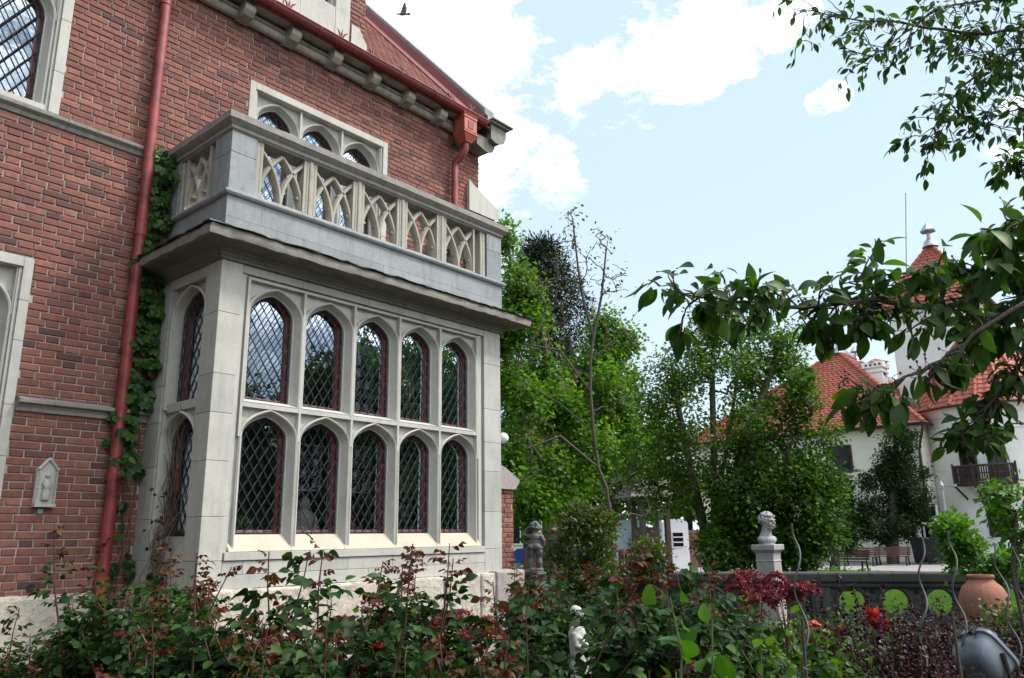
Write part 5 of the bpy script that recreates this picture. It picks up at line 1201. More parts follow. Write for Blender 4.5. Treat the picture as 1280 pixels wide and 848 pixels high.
leafy('green_shrub', 'low light green bush below the round balustrade openings', 'shrub', gp(1065, 5.6), at(1060, 772, 5.6)[2], .38, 900, .045, 'l_shrub', 14, 3, T_ROSE, 1.1, .1)
leafy('green_shrub', 'low leafy bush between the wavy stake and red tulips', 'shrub', gp(985, 5.4), at(985, 770, 5.4)[2], .42, 900, .05, 'l_tree', 12, 4, T_ROSE, 1.1, .1)
for px, d, py, r_, sd_, lab in ((1075, 7.4, 752, .42, 40, 'dark purple barberry under the round balustrade openings'), (1140, 8.2, 745, .5, 41, 'dark purple barberry spreading left of the terracotta jar'), (1110, 5.4, 760, .32, 5, 'dark purple barberry left of the wavy stake before the bins'), (1165, 5.2, 752, .36, 6, 'dark purple barberry in front of the terracotta jar'), (1128, 4.4, 800, .34, 7, 'near dark purple barberry at the lower right'), (1205, 6.2, 770, .30, 8, 'dark purple barberry at the foot of the terracotta jar'), (1250, 6.6, 775, .35, 20, 'dark purple barberry at the right edge behind the floodlight')):
    leafy('barberry', lab, 'shrub', gp(px, d), at(px, py, d)[2], r_, 5200, .022, 'l_barb', 30, sd_, T_LO, 1.4, .05, group='purple barberry bushes', stem_m='twig')
sh_ = thing('barberry', 'barberry with long bare purple whips rising before the balustrade', 'shrub', tuple(gp(1040, 6.4)), 'purple barberry bushes'); m = MB(); P = []
for px, py in ((1018, 722), (1050, 716), (1042, 745), (1082, 740), (1008, 748), (1066, 728), (1100, 730)):
    a = at(px, py, 6.4); b = gp(1045 + (px - 1045) * .4, 6.4); pts = [b + (a - b) * u + rng.normal(size=3) * .012 for u in np.linspace(0, 1, 8)]; m.tube(pts, list(np.linspace(.006, .002, 8)), 5); pa = np.array(pts)
    for u in np.arange(.1, 1, .006): i = min(6, int(u * 7)); P.append(pa[i] + (pa[i + 1] - pa[i]) * (u * 7 - i))
m.build('stem', MT['twig'], sh_); P = np.array(P); D = norm(rdir(len(P)) * (1, 1, .5)); V, F, k = leaves(P, D, rdir(len(P)), .028, T_LO, 1.3); np_mesh('foliage', V, F, MT['l_barb'], sh_, np.repeat(rng.random(len(P)), k))
for px, d, py, r_, sd_, lab in ((905, 9.5, 760, .7, 50, 'low green bush at the foot of the balustrade left of the bust'), (1000, 9.8, 762, .7, 51, 'low green bush at the foot of the balustrade right of the bust'), (1085, 10.5, 765, .7, 52, 'low green bush at the foot of the balustrade behind the tulips'), (1262, 9.5, 742, .6, 53, 'low green bush right of the terracotta jar')):
    leafy('low_bush', lab, 'shrub', gp(px, d), at(px, py, d)[2], r_, 1500, .06, 'l_shrub', 16, sd_, T_ROSE, 1.0, .1)
# feathery red plants by the balustrade
def feather(px, py, d, n, size, label, seed):
    g_ = np.random.default_rng(seed); c = gp(px, d); t = thing('red_feather_plant', label, 'plant', tuple(c), 'feathery red plants in the bed'); m = MB(); P = []; D = []; z = at(px, py, d)[2]
    for k in range(n):
        a = 2.4 * k; e = np.array((size * math.cos(a), size * math.sin(a), z * g_.uniform(.8, 1.0))); pts = [np.array(c) + e * np.array((u ** 2.5, u ** 2.5, math.sin(u * 1.9) / math.sin(1.57))) for u in np.linspace(0, 1, 10)]; m.tube(pts, list(np.linspace(.007, .002, 10)), 5); pa = np.array(pts)
        sd_ = norm(np.cross(norm(pa[-1] - pa[4]), (0, 0, 1.)))
        for u in np.arange(.55, 1.0, .02):
            i = min(8, int(u * 9)); p = pa[i] + (pa[i + 1] - pa[i]) * (u * 9 - i); L = .16 * (1 - (u - .55) / .5) + .03
            for s in (-1, 1):
                dr_ = norm(sd_ * s + norm(pa[i + 1] - pa[i]) * .5)
                for w in np.arange(.12, 1, .12): P.append(p + dr_ * L * w + (0, 0, -.02 * w)); D.append(norm(dr_ * .7 + g_.normal(size=3) * .7))
    m.build('stem', MT['twig'], t); P = np.array(P); D = np.array(D); N_ = norm(np.array((0, 0, 1.)) + .3 * g_.normal(size=P.shape)); V, F, k = leaves(P, D, N_, .035, T_LO, 1.0); np_mesh('foliage', V, F, MT['l_astil'], t, np.repeat(g_.random(len(P)), k))
feather(940, 712, 9.0, 7, .34, 'red feathery plant at the left of the bust pedestal', 1); feather(972, 722, 8.6, 8, .38, 'red feathery plant in front of the bust pedestal', 2)
feather(575, 762, 7.6, 8, .42, 'red feathery plant before the rough footing of the bay', 3); feather(455, 745, 6.4, 7, .32, 'red feathery plant below the middle lights of the bay', 4)
# tulips
def tulip(px, py, d, label, s=1.0):
    c = gp(px, d); a = at(px, py, d); t = thing('red_tulip', label, 'flower', tuple(c), 'red tulips before the balustrade'); m = MB(); m.tube([c, (c + a) / 2 + (.01, .01, 0), a - (0, 0, .035)], .005, 6); m.build('stem', MT['green_stem'], t)
    m = MB()
    for k in range(6):
        b = k * 1.047; dx = np.array((math.cos(b), math.sin(b), 0)); rs_ = []
        for u in np.linspace(0, 1, 6): w = .030 * math.sin(math.pi * (.12 + .8 * u)) ** .8; r_ = .008 + .045 * math.sin(u * 2.0) * (1.0 if k % 2 else .85); tn = np.array((-dx[1], dx[0], 0)); q_ = a + dx * r_ * s + np.array((0, 0, (-.035 + .085 * u) * s)); rs_.append([q_ - tn * w * s + dx * -.006, q_, q_ + tn * w * s + dx * -.006])
        m.loft(rs_)
    m.build('bloom', MT['redpetal'], t, smooth=60)
    g2 = np.random.default_rng(int(px)); P = np.repeat(np.array(c)[None], 4, 0); D = norm(np.array([(math.cos(q), math.sin(q), 1.6) for q in g2.uniform(0, 6, 4)])); V, F, k = leaves(P, D, norm(D * (1, 1, 0) + (0, 0, .3)), .45, T_BLADE, 1.3); np_mesh('foliage', V, F, MT['l_grass'], t, np.repeat(g2.random(4), k))
for px, py, lab in ((1090, 769, 'red tulip, leftmost and highest of the small cluster'), (1100, 774, 'red tulip at the upper right of the small cluster'), (1094, 779, 'red tulip low in the middle of the small cluster'), (1103, 784, 'red tulip lowest at the right of the small cluster')): tulip(px, py, 7.4, lab, 1.2)
def bloom_stem(px, py, d, label, mt='redpetal', s=1.0):
    c = gp(px, d); a = at(px, py, d); t = thing('small_flower', label, 'flower', tuple(c)); m = MB(); m.tube([c, a], .004, 5); m.build('stem', MT['green_stem'], t); m = MB()
    for k in range(12): b = k * 2.4; r_ = (.006 + .0025 * k) * s; m.ball(a + np.array((r_ * math.cos(b), r_ * math.sin(b), .012 - .002 * k)), .016 * s, .016 * s, .010 * s, n=7, m=5)
    m.build('bloom', MT[mt], t, smooth=60)
bloom_stem(473, 807, 4.2, 'red rose bloom low below the middle lights of the bay', s=1.3); bloom_stem(541, 805, 4.6, 'red rose bloom below the fifth lower light'); bloom_stem(414, 819, 4.2, 'small orange red bloom near the lower edge left of centre'); bloom_stem(566, 845, 4.4, 'red and white bloom at the lower edge', s=1.3)
bloom_stem(835, 836, 4.0, 'small red bloom under the large leaved shrub'); bloom_stem(1017, 780, 5.2, 'red bloom beside the wavy stake below the bust'); bloom_stem(800, 828, 4.2, 'white bloom cluster at the lower edge right of the statuette', 'pinkpetal', 1.0)
# strap leaves in the corner, sapling shoots by the bay
for px, d, lab, sd_ in ((18, 6.2, 'clump of strap leaves at the lower left corner', 1), (62, 6.6, 'clump of strap leaves below the rough brick footing', 2), (110, 7.2, 'clump of strap leaves at the foot of the downpipe', 3)):
    g_ = np.random.default_rng(sd_); c = gp(px, d); t = thing('strap_leaf_clump', lab, 'plant', tuple(c), 'strap leaf clumps at the wall foot'); n = 90; a = g_.uniform(0, 6.28, n); P = np.array(c)[None] + np.stack([np.cos(a), np.sin(a), 0 * a], 1) * g_.uniform(0, .3, (n, 1)); D = norm(np.stack([np.cos(a) * .7, np.sin(a) * .7, g_.uniform(.7, 1.6, n)], 1))
    V, F, k = leaves(P, D, norm(np.stack([-np.cos(a), -np.sin(a), .5 + 0 * a], 1)), g_.uniform(.4, .75, n), T_BLADE, 1.0); np_mesh('foliage', V, F, MT['l_grass'], t, np.repeat(g_.random(n), k))
leafy('young_sapling', 'slender pale green sapling before the second lower light', 'plant', gp(408, 5.4), at(408, 676, 5.4)[2], .16, 46, .07, 'l_bright', 3, 9, T_ROSE, 1.0, .35)
leafy('young_sapling', 'light green leafy shoot climbing before the shadowed bay return', 'plant', gp(208, 6.6), at(208, 690, 6.6)[2], .2, 120, .08, 'l_bright', 4, 10, T_ROSE, 1.1, .3)
# grass and low plants that carpet the bed
n = 9000; u = rng.uniform(0, 1, n); d_ = 3.2 + 9 * rng.uniform(0, 1, n) ** .8; px_ = rng.uniform(-60, 1330, n); P = np.array([gp(a, b) for a, b in zip(px_, d_)])
k_ = ~((P[:, 1] > 6.85) & (P[:, 0] < 8.2)); P = P[k_]; n = len(P); a = rng.uniform(0, 6.28, n); D = norm(np.stack([np.cos(a), np.sin(a), rng.uniform(.3, 1.6, n)], 1)); hgt = rng.uniform(.06, .2, n)
V, F, k = leaves(P + np.array((0, 0, .0)), D, rdir(n), hgt, T_ROSE, .9); tag(np_mesh('ground_cover', V, F, MT['l_shrub'], None, np.repeat(rng.beta(2, 3, n) * .85, k)), 'low green ground cover between the roses', 'ground cover', None, 'stuff')
# ================================================================== CREEPER ON THE VILLA WALL
iv = thing('virginia_creeper', 'virginia creeper climbing the brick between red downpipe and stone bay', 'climbing plant', (3.55, 8.25, 0))
m = MB(); P = []; N_ = []; D = []
g_ = np.random.default_rng(77)
for k in range(7):
    x = g_.uniform(3.46, 3.68); pts = [(x + .06 * math.sin(z * 2.1 + k) , 8.29 - .01 * (k % 3), z) for z in np.linspace(.2, g_.uniform(4.2, 4.4), 26)]; m.tube(pts, list(np.linspace(.008, .003, 26)), 5)
for k in range(3):
    x = g_.uniform(3.5, 3.66); m.tube([(x + .04 * math.sin(z * 3 + k), 8.29, z) for z in np.linspace(4.3, 5.95, 14)], .004, 5)
m.build('stem', MT['dry'], iv)
def cover(n, xa, xb, za, zb, pr):
    for _ in range(n):
        z = g_.uniform(za, zb); f = pr(z)
        if g_.random() < f:
            x = g_.uniform(xa, xb); y = 8.27 - abs(g_.normal()) * .075
            P.append((x, y, z))
cover(125, 3.44, 3.74, 2.95, 4.42, lambda z: 1.0); cover(60, 3.40, 3.60, 4.48, 4.75, lambda z: .5); cover(105, 3.44, 3.72, 4.72, 5.95, lambda z: 1.0 if (4.75 < z < 5.3 or 5.4 < z < 5.9) else .4); cover(46, 3.34, 3.6, 2.35, 2.98, lambda z: .9); cover(40, 3.3, 3.7, 1.2, 2.4, lambda z: .6 if int(z * 4) % 2 else .1)
cover(12, 3.72, 3.95, 4.98, 5.2, lambda z: .7)
P = np.array(P); n = len(P); PP = []; DD = []; NN = []; SS = []; VV = []
bn = norm(np.array((-.25, -1, .35)) + .35 * g_.normal(size=(n, 3))); dn = norm(np.array((0, -.25, -1.)) + .45 * g_.normal(size=(n, 3))); sz = g_.uniform(.065, .125, n); vv = g_.beta(2, 2, n)
sdv = norm(np.cross(dn, bn))
for ang in (-1.25, -.62, 0, .62, 1.25):
    PP.append(P); DD.append(norm(dn * math.cos(ang) + sdv * math.sin(ang) + .08 * g_.normal(size=(n, 3)))); NN.append(bn); SS.append(sz * (1 if ang == 0 else .92 if abs(ang) < 1 else .72)); VV.append(np.clip(vv + .08 * g_.normal(size=n), 0, 1))
V, F, k = leaves(np.concatenate(PP), np.concatenate(DD), np.concatenate(NN), np.concatenate(SS), T_ROSE, .74); np_mesh('foliage', V, F, MT['l_ivy'], iv, np.repeat(np.concatenate(VV), k))
dv = thing('dry_vine', 'bare brown vine tangled up the side light of the bay', 'climbing plant', (3.7, 7.7, 0)); m = MB()
for k in range(34):
    y = g_.uniform(7.5, 7.85); z1 = g_.uniform(1.6, 3.0); pts = [(3.70 + .03 * g_.normal() * (1 if z > 1.5 else 1.5) + (.09 if z > 1.75 else 0), y + .05 * math.sin(5 * z + k) + (z - 1) * .02, z) for z in np.linspace(.0, z1, 15)]; m.tube(pts, .0035, 4)
m.build('stem', MT['dry'], dv)
P = np.stack([g_.uniform(3.62, 3.75, 70), g_.uniform(7.5, 7.85, 70), g_.uniform(.7, 2.2, 70)], 1); V, F, k = leaves(P, norm(g_.normal(size=(70, 3)) + (0, 0, -.5)), rdir(70), .05, T_ROSE, 1.0); np_mesh('dead_leaves', V, F, MT['l_rosered'], dv, np.repeat(g_.random(70) * .6 + .3, k))
# ================================================================== TREES
def grow(name, label, base, trunks, attract, leafspec, bark='bark', group=None, seed=0, r_tip=.006, expo=.5, seg=3, jit=.06, cat='tree', rmax=None):
    """trunks: polylines; attract: points the twigs reach for; twigs join the nearest wood"""
    g_ = np.random.default_rng(seed); t = thing(name, label, cat, tuple(base), group); nodes_ = []; par = []
    for tk in trunks:
        pv = -1
        for i in range(len(tk) - 1):
            a, b = np.array(tk[i], float), np.array(tk[i + 1], float); m = max(2, int(np.linalg.norm(b - a) / .35))
            for j in range(m):
                nodes_.append(a + (b - a) * j / m); par.append(pv); pv = len(nodes_) - 1
        nodes_.append(np.array(tk[-1], float)); par.append(pv)
    base_n = len(nodes_); A = np.array(attract); tr_n = np.array(nodes_)
    dist = np.array([np.min(np.linalg.norm(tr_n - a, axis=1)) for a in A]); buf = np.zeros((base_n + len(A) * seg, 3)); buf[:base_n] = tr_n; nn = base_n; tips = []
    for i in np.argsort(dist):
        a = A[i]; dd = buf[:nn] - a; q = np.linalg.norm(dd, axis=1) + .55 * np.maximum(0, dd[:, 2]); j = int(np.argmin(q)); p = buf[j]; pv = j; L = np.linalg.norm(a - p)
        for s in range(1, seg + 1):
            u = s / seg; x = p + (a - p) * u + (g_.normal(size=3) * jit * L if s < seg else 0) + np.array((0, 0, .06 * L * math.sin(math.pi * u))); buf[nn] = x; par.append(pv); pv = nn; nn += 1
        tips.append(nn - 1)
    cnt = np.zeros(nn)
    for tp in tips: cnt[tp] += 1
    for i in range(nn - 1, -1, -1):
        if par[i] >= 0: cnt[par[i]] += cnt[i]
    rad = r_tip * np.maximum(1, cnt) ** expo
    if rmax: rad = np.minimum(rad, rmax)
    # tubes: one tapered prism per edge
    E_ = [(par[i], i) for i in range(nn) if par[i] >= 0]; Pn = buf[[e[1] for e in E_]]; Pp = buf[[e[0] for e in E_]]; r1 = rad[[e[1] for e in E_]]; r0 = np.minimum(rad[[e[0] for e in E_]], r1 * 1.6)
    d = norm(Pn - Pp); u = norm(np.cross(d, np.where(np.abs(d[:, 2:3]) > .9, np.array([[1., 0, 0]]), np.array([[0, 0, 1.]])))); w = np.cross(d, u); K = 6; ang = np.arange(K) * 2 * math.pi / K
    ringd = np.cos(ang)[None, :, None] * u[:, None] + np.sin(ang)[None, :, None] * w[:, None]
    V = np.concatenate([Pp[:, None] + r0[:, None, None] * ringd, (Pn + d * r1[:, None] * .3)[:, None] + r1[:, None, None] * ringd], 1); ne = len(E_); kk = np.arange(K); f = np.stack([kk, (kk + 1) % K, (kk + 1) % K + K, kk + K], 1); F = f[None] + (np.arange(ne) * 2 * K)[:, None, None]
    np_mesh('trunk', V.reshape(-1, 3), F.reshape(-1, 4), MT[bark], t, smooth=True)
    tp = buf[tips]; pr = buf[[par[i] for i in tips]]
    for (mt, per, spread, size, width, T, drp, vb, frac) in leafspec:
        sel = g_.random(len(tp)) < frac; a, b = tp[sel], pr[sel]; n = len(a) * per; A2 = np.repeat(a, per, 0); B2 = np.repeat(b, per, 0); off = g_.normal(size=(n, 3)) * spread; uu = g_.uniform(0, 1, (n, 1)) ** 1.5
        P = A2 + (B2 - A2) * uu + off; D = norm(norm(off) * .8 + norm(A2 - B2) * .5 + g_.normal(size=(n, 3)) * .4 + (0, 0, drp)); N2 = norm(np.array((0, 0, 1.)) + .55 * g_.normal(size=(n, 3)))
        V, F, k = leaves(P, D, N2, size * g_.uniform(.6, 1.25, n), T, width); clump = np.repeat(g_.normal(size=len(a)) * .16, per)
        np_mesh('crown', V, F, MT[mt], t, np.repeat(np.clip(g_.beta(*vb, n) + clump, 0, 1), k))
    return t
def blob(g_, n, c, r, hollow=.45):
    if n >= 500: d = norm(g_.normal(size=(n, 3))); return np.array(c) + d * (hollow + (1 - hollow) * g_.uniform(0, 1, (n, 1)) ** .6) * np.array(r)
    k = max(3, n // 9); d = norm(g_.normal(size=(k, 3))); cs = d * (hollow + (1 - hollow) * g_.uniform(0, 1, (k, 1)) ** .6)      # leaf masses gather in clumps
    i = g_.integers(0, k, n); return np.array(c) + (cs[i] + g_.normal(size=(n, 3)) * .13) * np.array(r)
def blobs(seed, lst, hollow=.4):
    g_ = np.random.default_rng(seed); return np.concatenate([blob(g_, n, c, r, hollow) for n, c, r in lst])
def pb(n, px, py, d, rw, rh): return (n, at(px, py, d), (rw * d / 980, rw * d / 980, rh * d / 980))
# bright green tree right behind the bay
b0 = gp(706, 25)
grow('maple_tree', 'tall bright green broadleaf tree just right of the stone bay', b0, [[b0, b0 + (0.1, 0, 2.2), at(700, 520, 25), at(706, 400, 25.5)]],
     blobs(1, [pb(110, 668, 505, 24, 48, 70), pb(130, 715, 500, 26, 60, 75), pb(90, 645, 400, 24, 30, 50), pb(90, 715, 590, 24.5, 70, 45), pb(60, 650, 600, 23, 36, 42), pb(50, 770, 560, 27, 42, 60), pb(26, 634, 325, 24, 26, 40), pb(60, 760, 480, 27, 40, 50), pb(40, 770, 420, 27, 26, 30)]),
     [('l_maple', 52, .24, .135, 1.25, T_LO, -.35, (2, 2), 1.0)], seed=1, r_tip=.012)
# dark pine behind
b0 = gp(686, 33); tp_ = at(686, 300, 33); g1 = np.random.default_rng(5); A = []
for k in range(20):
    z = 4.5 + (tp_[2] - 4.8) * (k / 19) ** .9; L = 3.9 * (1 - (k / 20) ** 1.8) + .4
    for j in range(10):
        a = j * .628 + k * .9 + g1.normal() * .15
        for s in (.35, .6, .82, 1): A.append(b0 + np.array((math.cos(a) * L * s, math.sin(a) * L * s, z - .30 * L * s * s + g1.normal() * .1)))
grow('pine_tree', 'dark blackish green pine standing behind the bright green tree', b0, [[b0, tp_ + (0, 0, .25)]], A, [('l_pine', 34, .19, .24, .30, T_LO, .1, (2, 2), 1.0)], seed=2, r_tip=.012, jit=.03)
# a darker broadleaf mass beyond
for px, d, py, rw, rh, lab, sd_ in ((770, 44, 560, 75, 80, 'rounded green tree far beyond the thin bare sapling', 31), (660, 48, 560, 60, 70, 'rounded green tree far behind, close to the bay edge', 32), (860, 60, 590, 90, 60, 'rounded green tree far behind the several stemmed tree', 33), (1285, 74, 555, 60, 55, 'dark tree far behind the white house at the right edge', 34)):
    b0 = gp(px, d); grow('background_tree', lab, b0, [[b0, at(px, py + 30, d)]], blobs(sd_, [pb(150, px, py, d, rw, rh), pb(70, px - rw * .4, py + rh * .45, d - 1, rw * .8, rh * .6), pb(70, px + rw * .4, py + rh * .4, d + 1, rw * .8, rh * .6)]), [('l_tree' if sd_ != 34 else 'l_pine', 40, .42, .30, 1.2, T_LO, -.2, (2, 2), 1.0)], seed=sd_, r_tip=.02, group='trees far beyond the garden')
# thin, nearly bare sapling
D_ = 14
pxs = [(764, 650), (758, 610), (748, 585), (742, 540), (738, 490), (738, 450), (742, 420), (730, 380), (722, 330), (716, 275)]
tk = [gp(768, D_)] + [at(x, y, D_) for x, y in pxs]
g1 = np.random.default_rng(8); A = []
for bx_, by_, n in ((660, 350, 6), (676, 370, 6), (690, 385, 5), (668, 430, 5), (650, 470, 6), (660, 520, 6), (655, 555, 5), (690, 545, 4), (672, 590, 4), (640, 612, 5), (780, 480, 5), (790, 430, 6), (768, 400, 6), (755, 345, 6), (760, 305, 6), (740, 325, 6), (715, 270, 8), (722, 300, 6), (700, 330, 5), (775, 520, 4), (800, 600, 4), (810, 640, 4), (780, 345, 5), (708, 290, 4), (768, 365, 5), (748, 300, 5), (690, 350, 5)):
    for _ in range(n): A.append(at(bx_ + g1.normal() * 9, by_ + g1.normal() * 9, D_ + g1.normal() * .35))
grow('bare_sapling', 'thin crooked tree with sparse yellowish leaves in front of the bright tree', gp(768, D_), [tk, [tk[7], at(752, 370, D_), at(758, 310, D_)], [tk[5], at(700, 438, D_ - .2), at(655, 430, D_ - .4)], [tk[4], at(700, 505, D_), at(655, 478, D_)], [tk[3], at(700, 545, D_ - .2), at(662, 560, D_ - .3)], [tk[6], at(775, 420, D_), at(800, 385, D_)]], A, [('l_sap', 5, .10, .075, .8, T_LO, -.5, (2, 2), .75)], bark='barkg', seed=8, r_tip=.0055, expo=.46, jit=.05, rmax=.085)
# bushy shrub between bay and gate
b0 = gp(738, 12.6); grow('bushy_shrub', 'dense rounded shrub with pale and coppery tips behind the statuette', b0, [[b0, b0 + (0, 0, 1.0)], [b0, b0 + (.3, -.2, 1.0)], [b0, b0 + (-.3, .2, .9)]], blobs(9, [pb(240, 738, 690, 12.6, 46, 48), pb(130, 735, 740, 12.4, 44, 45), pb(60, 728, 655, 12.6, 26, 20)], .5), [('l_shrub', 24, .07, .075, .7, T_LO, .1, (2, 2), 1.0)], seed=9, r_tip=.004, cat='shrub')
b0 = gp(806, 15); grow('bushy_shrub', 'small yellowish green shrub in front of the timber gate', b0, [[b0, b0 + (0, 0, .7)]], blobs(10, [pb(90, 806, 692, 15, 26, 26), pb(50, 800, 720, 15, 28, 24)], .4), [('l_shrub', 18, .08, .08, .8, T_LO, .1, (3, 2), 1.0)], seed=10, r_tip=.004, cat='shrub')
# several stemmed tree in front of the house
D_ = 21; b0 = gp(884, D_)
st_ = [[b0, at(880, 660, D_), at(868, 610, D_), at(850, 520, D_), at(838, 450, D_)], [b0 + (.1, -.1, 0), at(893, 640, D_), at(892, 560, D_), at(890, 470, D_), at(893, 410, D_)], [b0 + (.2, -.2, 0), at(905, 640, D_), at(928, 560, D_), at(958, 480, D_), at(975, 430, D_)], [b0 + (.1, .1, 0), at(898, 620, D_ + .6), at(915, 520, D_ + 1), at(925, 440, D_ + 1)]]
grow('small_tree', 'light green tree with several dark stems in front of the white house', b0, st_, blobs(11, [pb(190, 862, 470, D_, 66, 78), pb(180, 915, 445, D_, 68, 62), pb(170, 850, 560, D_, 62, 56), pb(130, 955, 475, D_ + .5, 46, 52), pb(70, 985, 455, D_, 36, 36), pb(60, 945, 415, D_, 40, 32), pb(70, 905, 405, D_, 48, 34), pb(150, 910, 545, D_, 70, 70), pb(80, 815, 510, D_, 36, 70), pb(24, 985, 425, D_, 30, 24), pb(70, 812, 600, D_, 40, 36), pb(60, 870, 620, D_, 60, 30)], .1), [('l_tree', 19, .15, .09, 1.05, T_LO, -.15, (2, 2), 1.0)], seed=11, r_tip=.006, jit=.05)
# dense darker tree to its right
D_ = 19.5; b0 = gp(990, D_)
grow('dense_tree', 'dense dark green spreading tree behind the marble bust', b0, [[b0, at(988, 650, D_), at(985, 560, D_)], [b0 + (.2, 0, 0), at(1015, 640, D_), at(1040, 560, D_)], [b0 + (-.2, .1, 0), at(950, 640, D_), at(930, 580, D_)]], blobs(12, [pb(250, 968, 600, D_, 64, 84), pb(110, 1015, 622, D_ - .4, 32, 58), pb(22, 1025, 548, D_, 30, 14), pb(24, 935, 520, D_, 30, 16), pb(150, 925, 682, D_, 52, 26), pb(140, 980, 684, D_, 44, 22), pb(16, 1000, 480, D_, 14, 22), pb(190, 935, 625, D_ + .4, 48, 62), pb(150, 975, 662, D_, 52, 34), pb(30, 1035, 640, D_, 22, 30), pb(50, 985, 500, D_, 36, 34), pb(10, 1046, 600, D_, 14, 24), pb(110, 910, 665, D_ + .5, 44, 34)], .12), [('l_dense', 28, .16, .11, 1.0, T_LO, -.1, (2, 2), .65), ('l_tree', 20, .16, .10, 1.0, T_LO, -.1, (2, 2.4), .35)], seed=12, r_tip=.006)
# dark yew before the house
D_ = 42.3; b0 = gp(1112, D_)
grow('yew_tree', 'dark dense evergreen in front of the cream house wall', b0, [[b0, at(1114, 640, D_), at(1119, 545, D_)]], blobs(13, [pb(30, 1100, 668, D_, 24, 8), pb(26, 1146, 640, D_, 16, 14), pb(20, 1138, 590, D_, 18, 10), pb(14, 1128, 545, D_, 12, 8), pb(20, 1076, 640, D_, 18, 10), pb(90, 1119, 560, D_, 22, 30), pb(150, 1116, 600, D_, 34, 40), pb(150, 1106, 645, D_, 38, 34), pb(60, 1086, 655, D_, 26, 20), pb(70, 1138, 615, D_, 20, 34), pb(30, 1142, 655, D_, 16, 16), pb(20, 1120, 532, D_, 12, 12), pb(24, 1092, 600, D_, 18, 16)], .35), [('l_yew', 46, .17, .14, .8, T_LO, .1, (2, 2), 1.0)], seed=13, r_tip=.012)
b0 = gp(1040, 31)
grow('yew_tree', 'dark dense evergreen partly behind the spreading tree, left of the benches', b0, [[b0, at(1040, 640, 31), at(1040, 600, 31)]], blobs(14, [pb(110, 1040, 640, 31, 28, 44), pb(80, 1020, 665, 31, 30, 24)], .45), [('l_yew', 40, .18, .15, .9, T_LO, .1, (2, 2), 1.0)], seed=14, r_tip=.012)
# shrubs behind the jar
b0 = gp(1212, 12.4); grow('bright_shrub', 'bright green shrub rising right behind the terracotta jar', b0, [[b0, b0 + (0, 0, 1.0)], [b0, b0 + (.2, -.3, .9)]], blobs(15, [pb(60, 1205, 688, 12.4, 26, 34), pb(50, 1235, 705, 12.2, 32, 26), pb(14, 1195, 662, 12.4, 12, 10)], .3), [('l_bright', 20, .085, .085, 1.1, T_LO, -.1, (2, 2.5), 1.0)], seed=15, r_tip=.004, cat='shrub')
D_ = 6.6; b0 = gp(1268, D_); grow('bright_shrub', 'tall thin bright green sapling at the right edge above the jar', b0, [[b0, at(1266, 720, D_), at(1270, 640, D_)], [at(1267, 700, D_), at(1290, 650, D_)]], blobs(16, [pb(22, 1262, 640, D_, 24, 30), pb(18, 1285, 690, D_, 22, 30), pb(14, 1252, 628, D_, 14, 14), pb(10, 1290, 620, D_, 20, 20)], .2), [('l_bright', 11, .06, .06, 1.0, T_HI, -.2, (2, 2.5), 1.0)], seed=16, r_tip=.003, cat='shrub')
hd = leafy('hedge_plant', 'low yellowish hedge plants along the lawn behind the balustrade', 'hedge', gp(1050, 24), .55, 1.2, 2500, .09, 'l_maple', 30, 17)
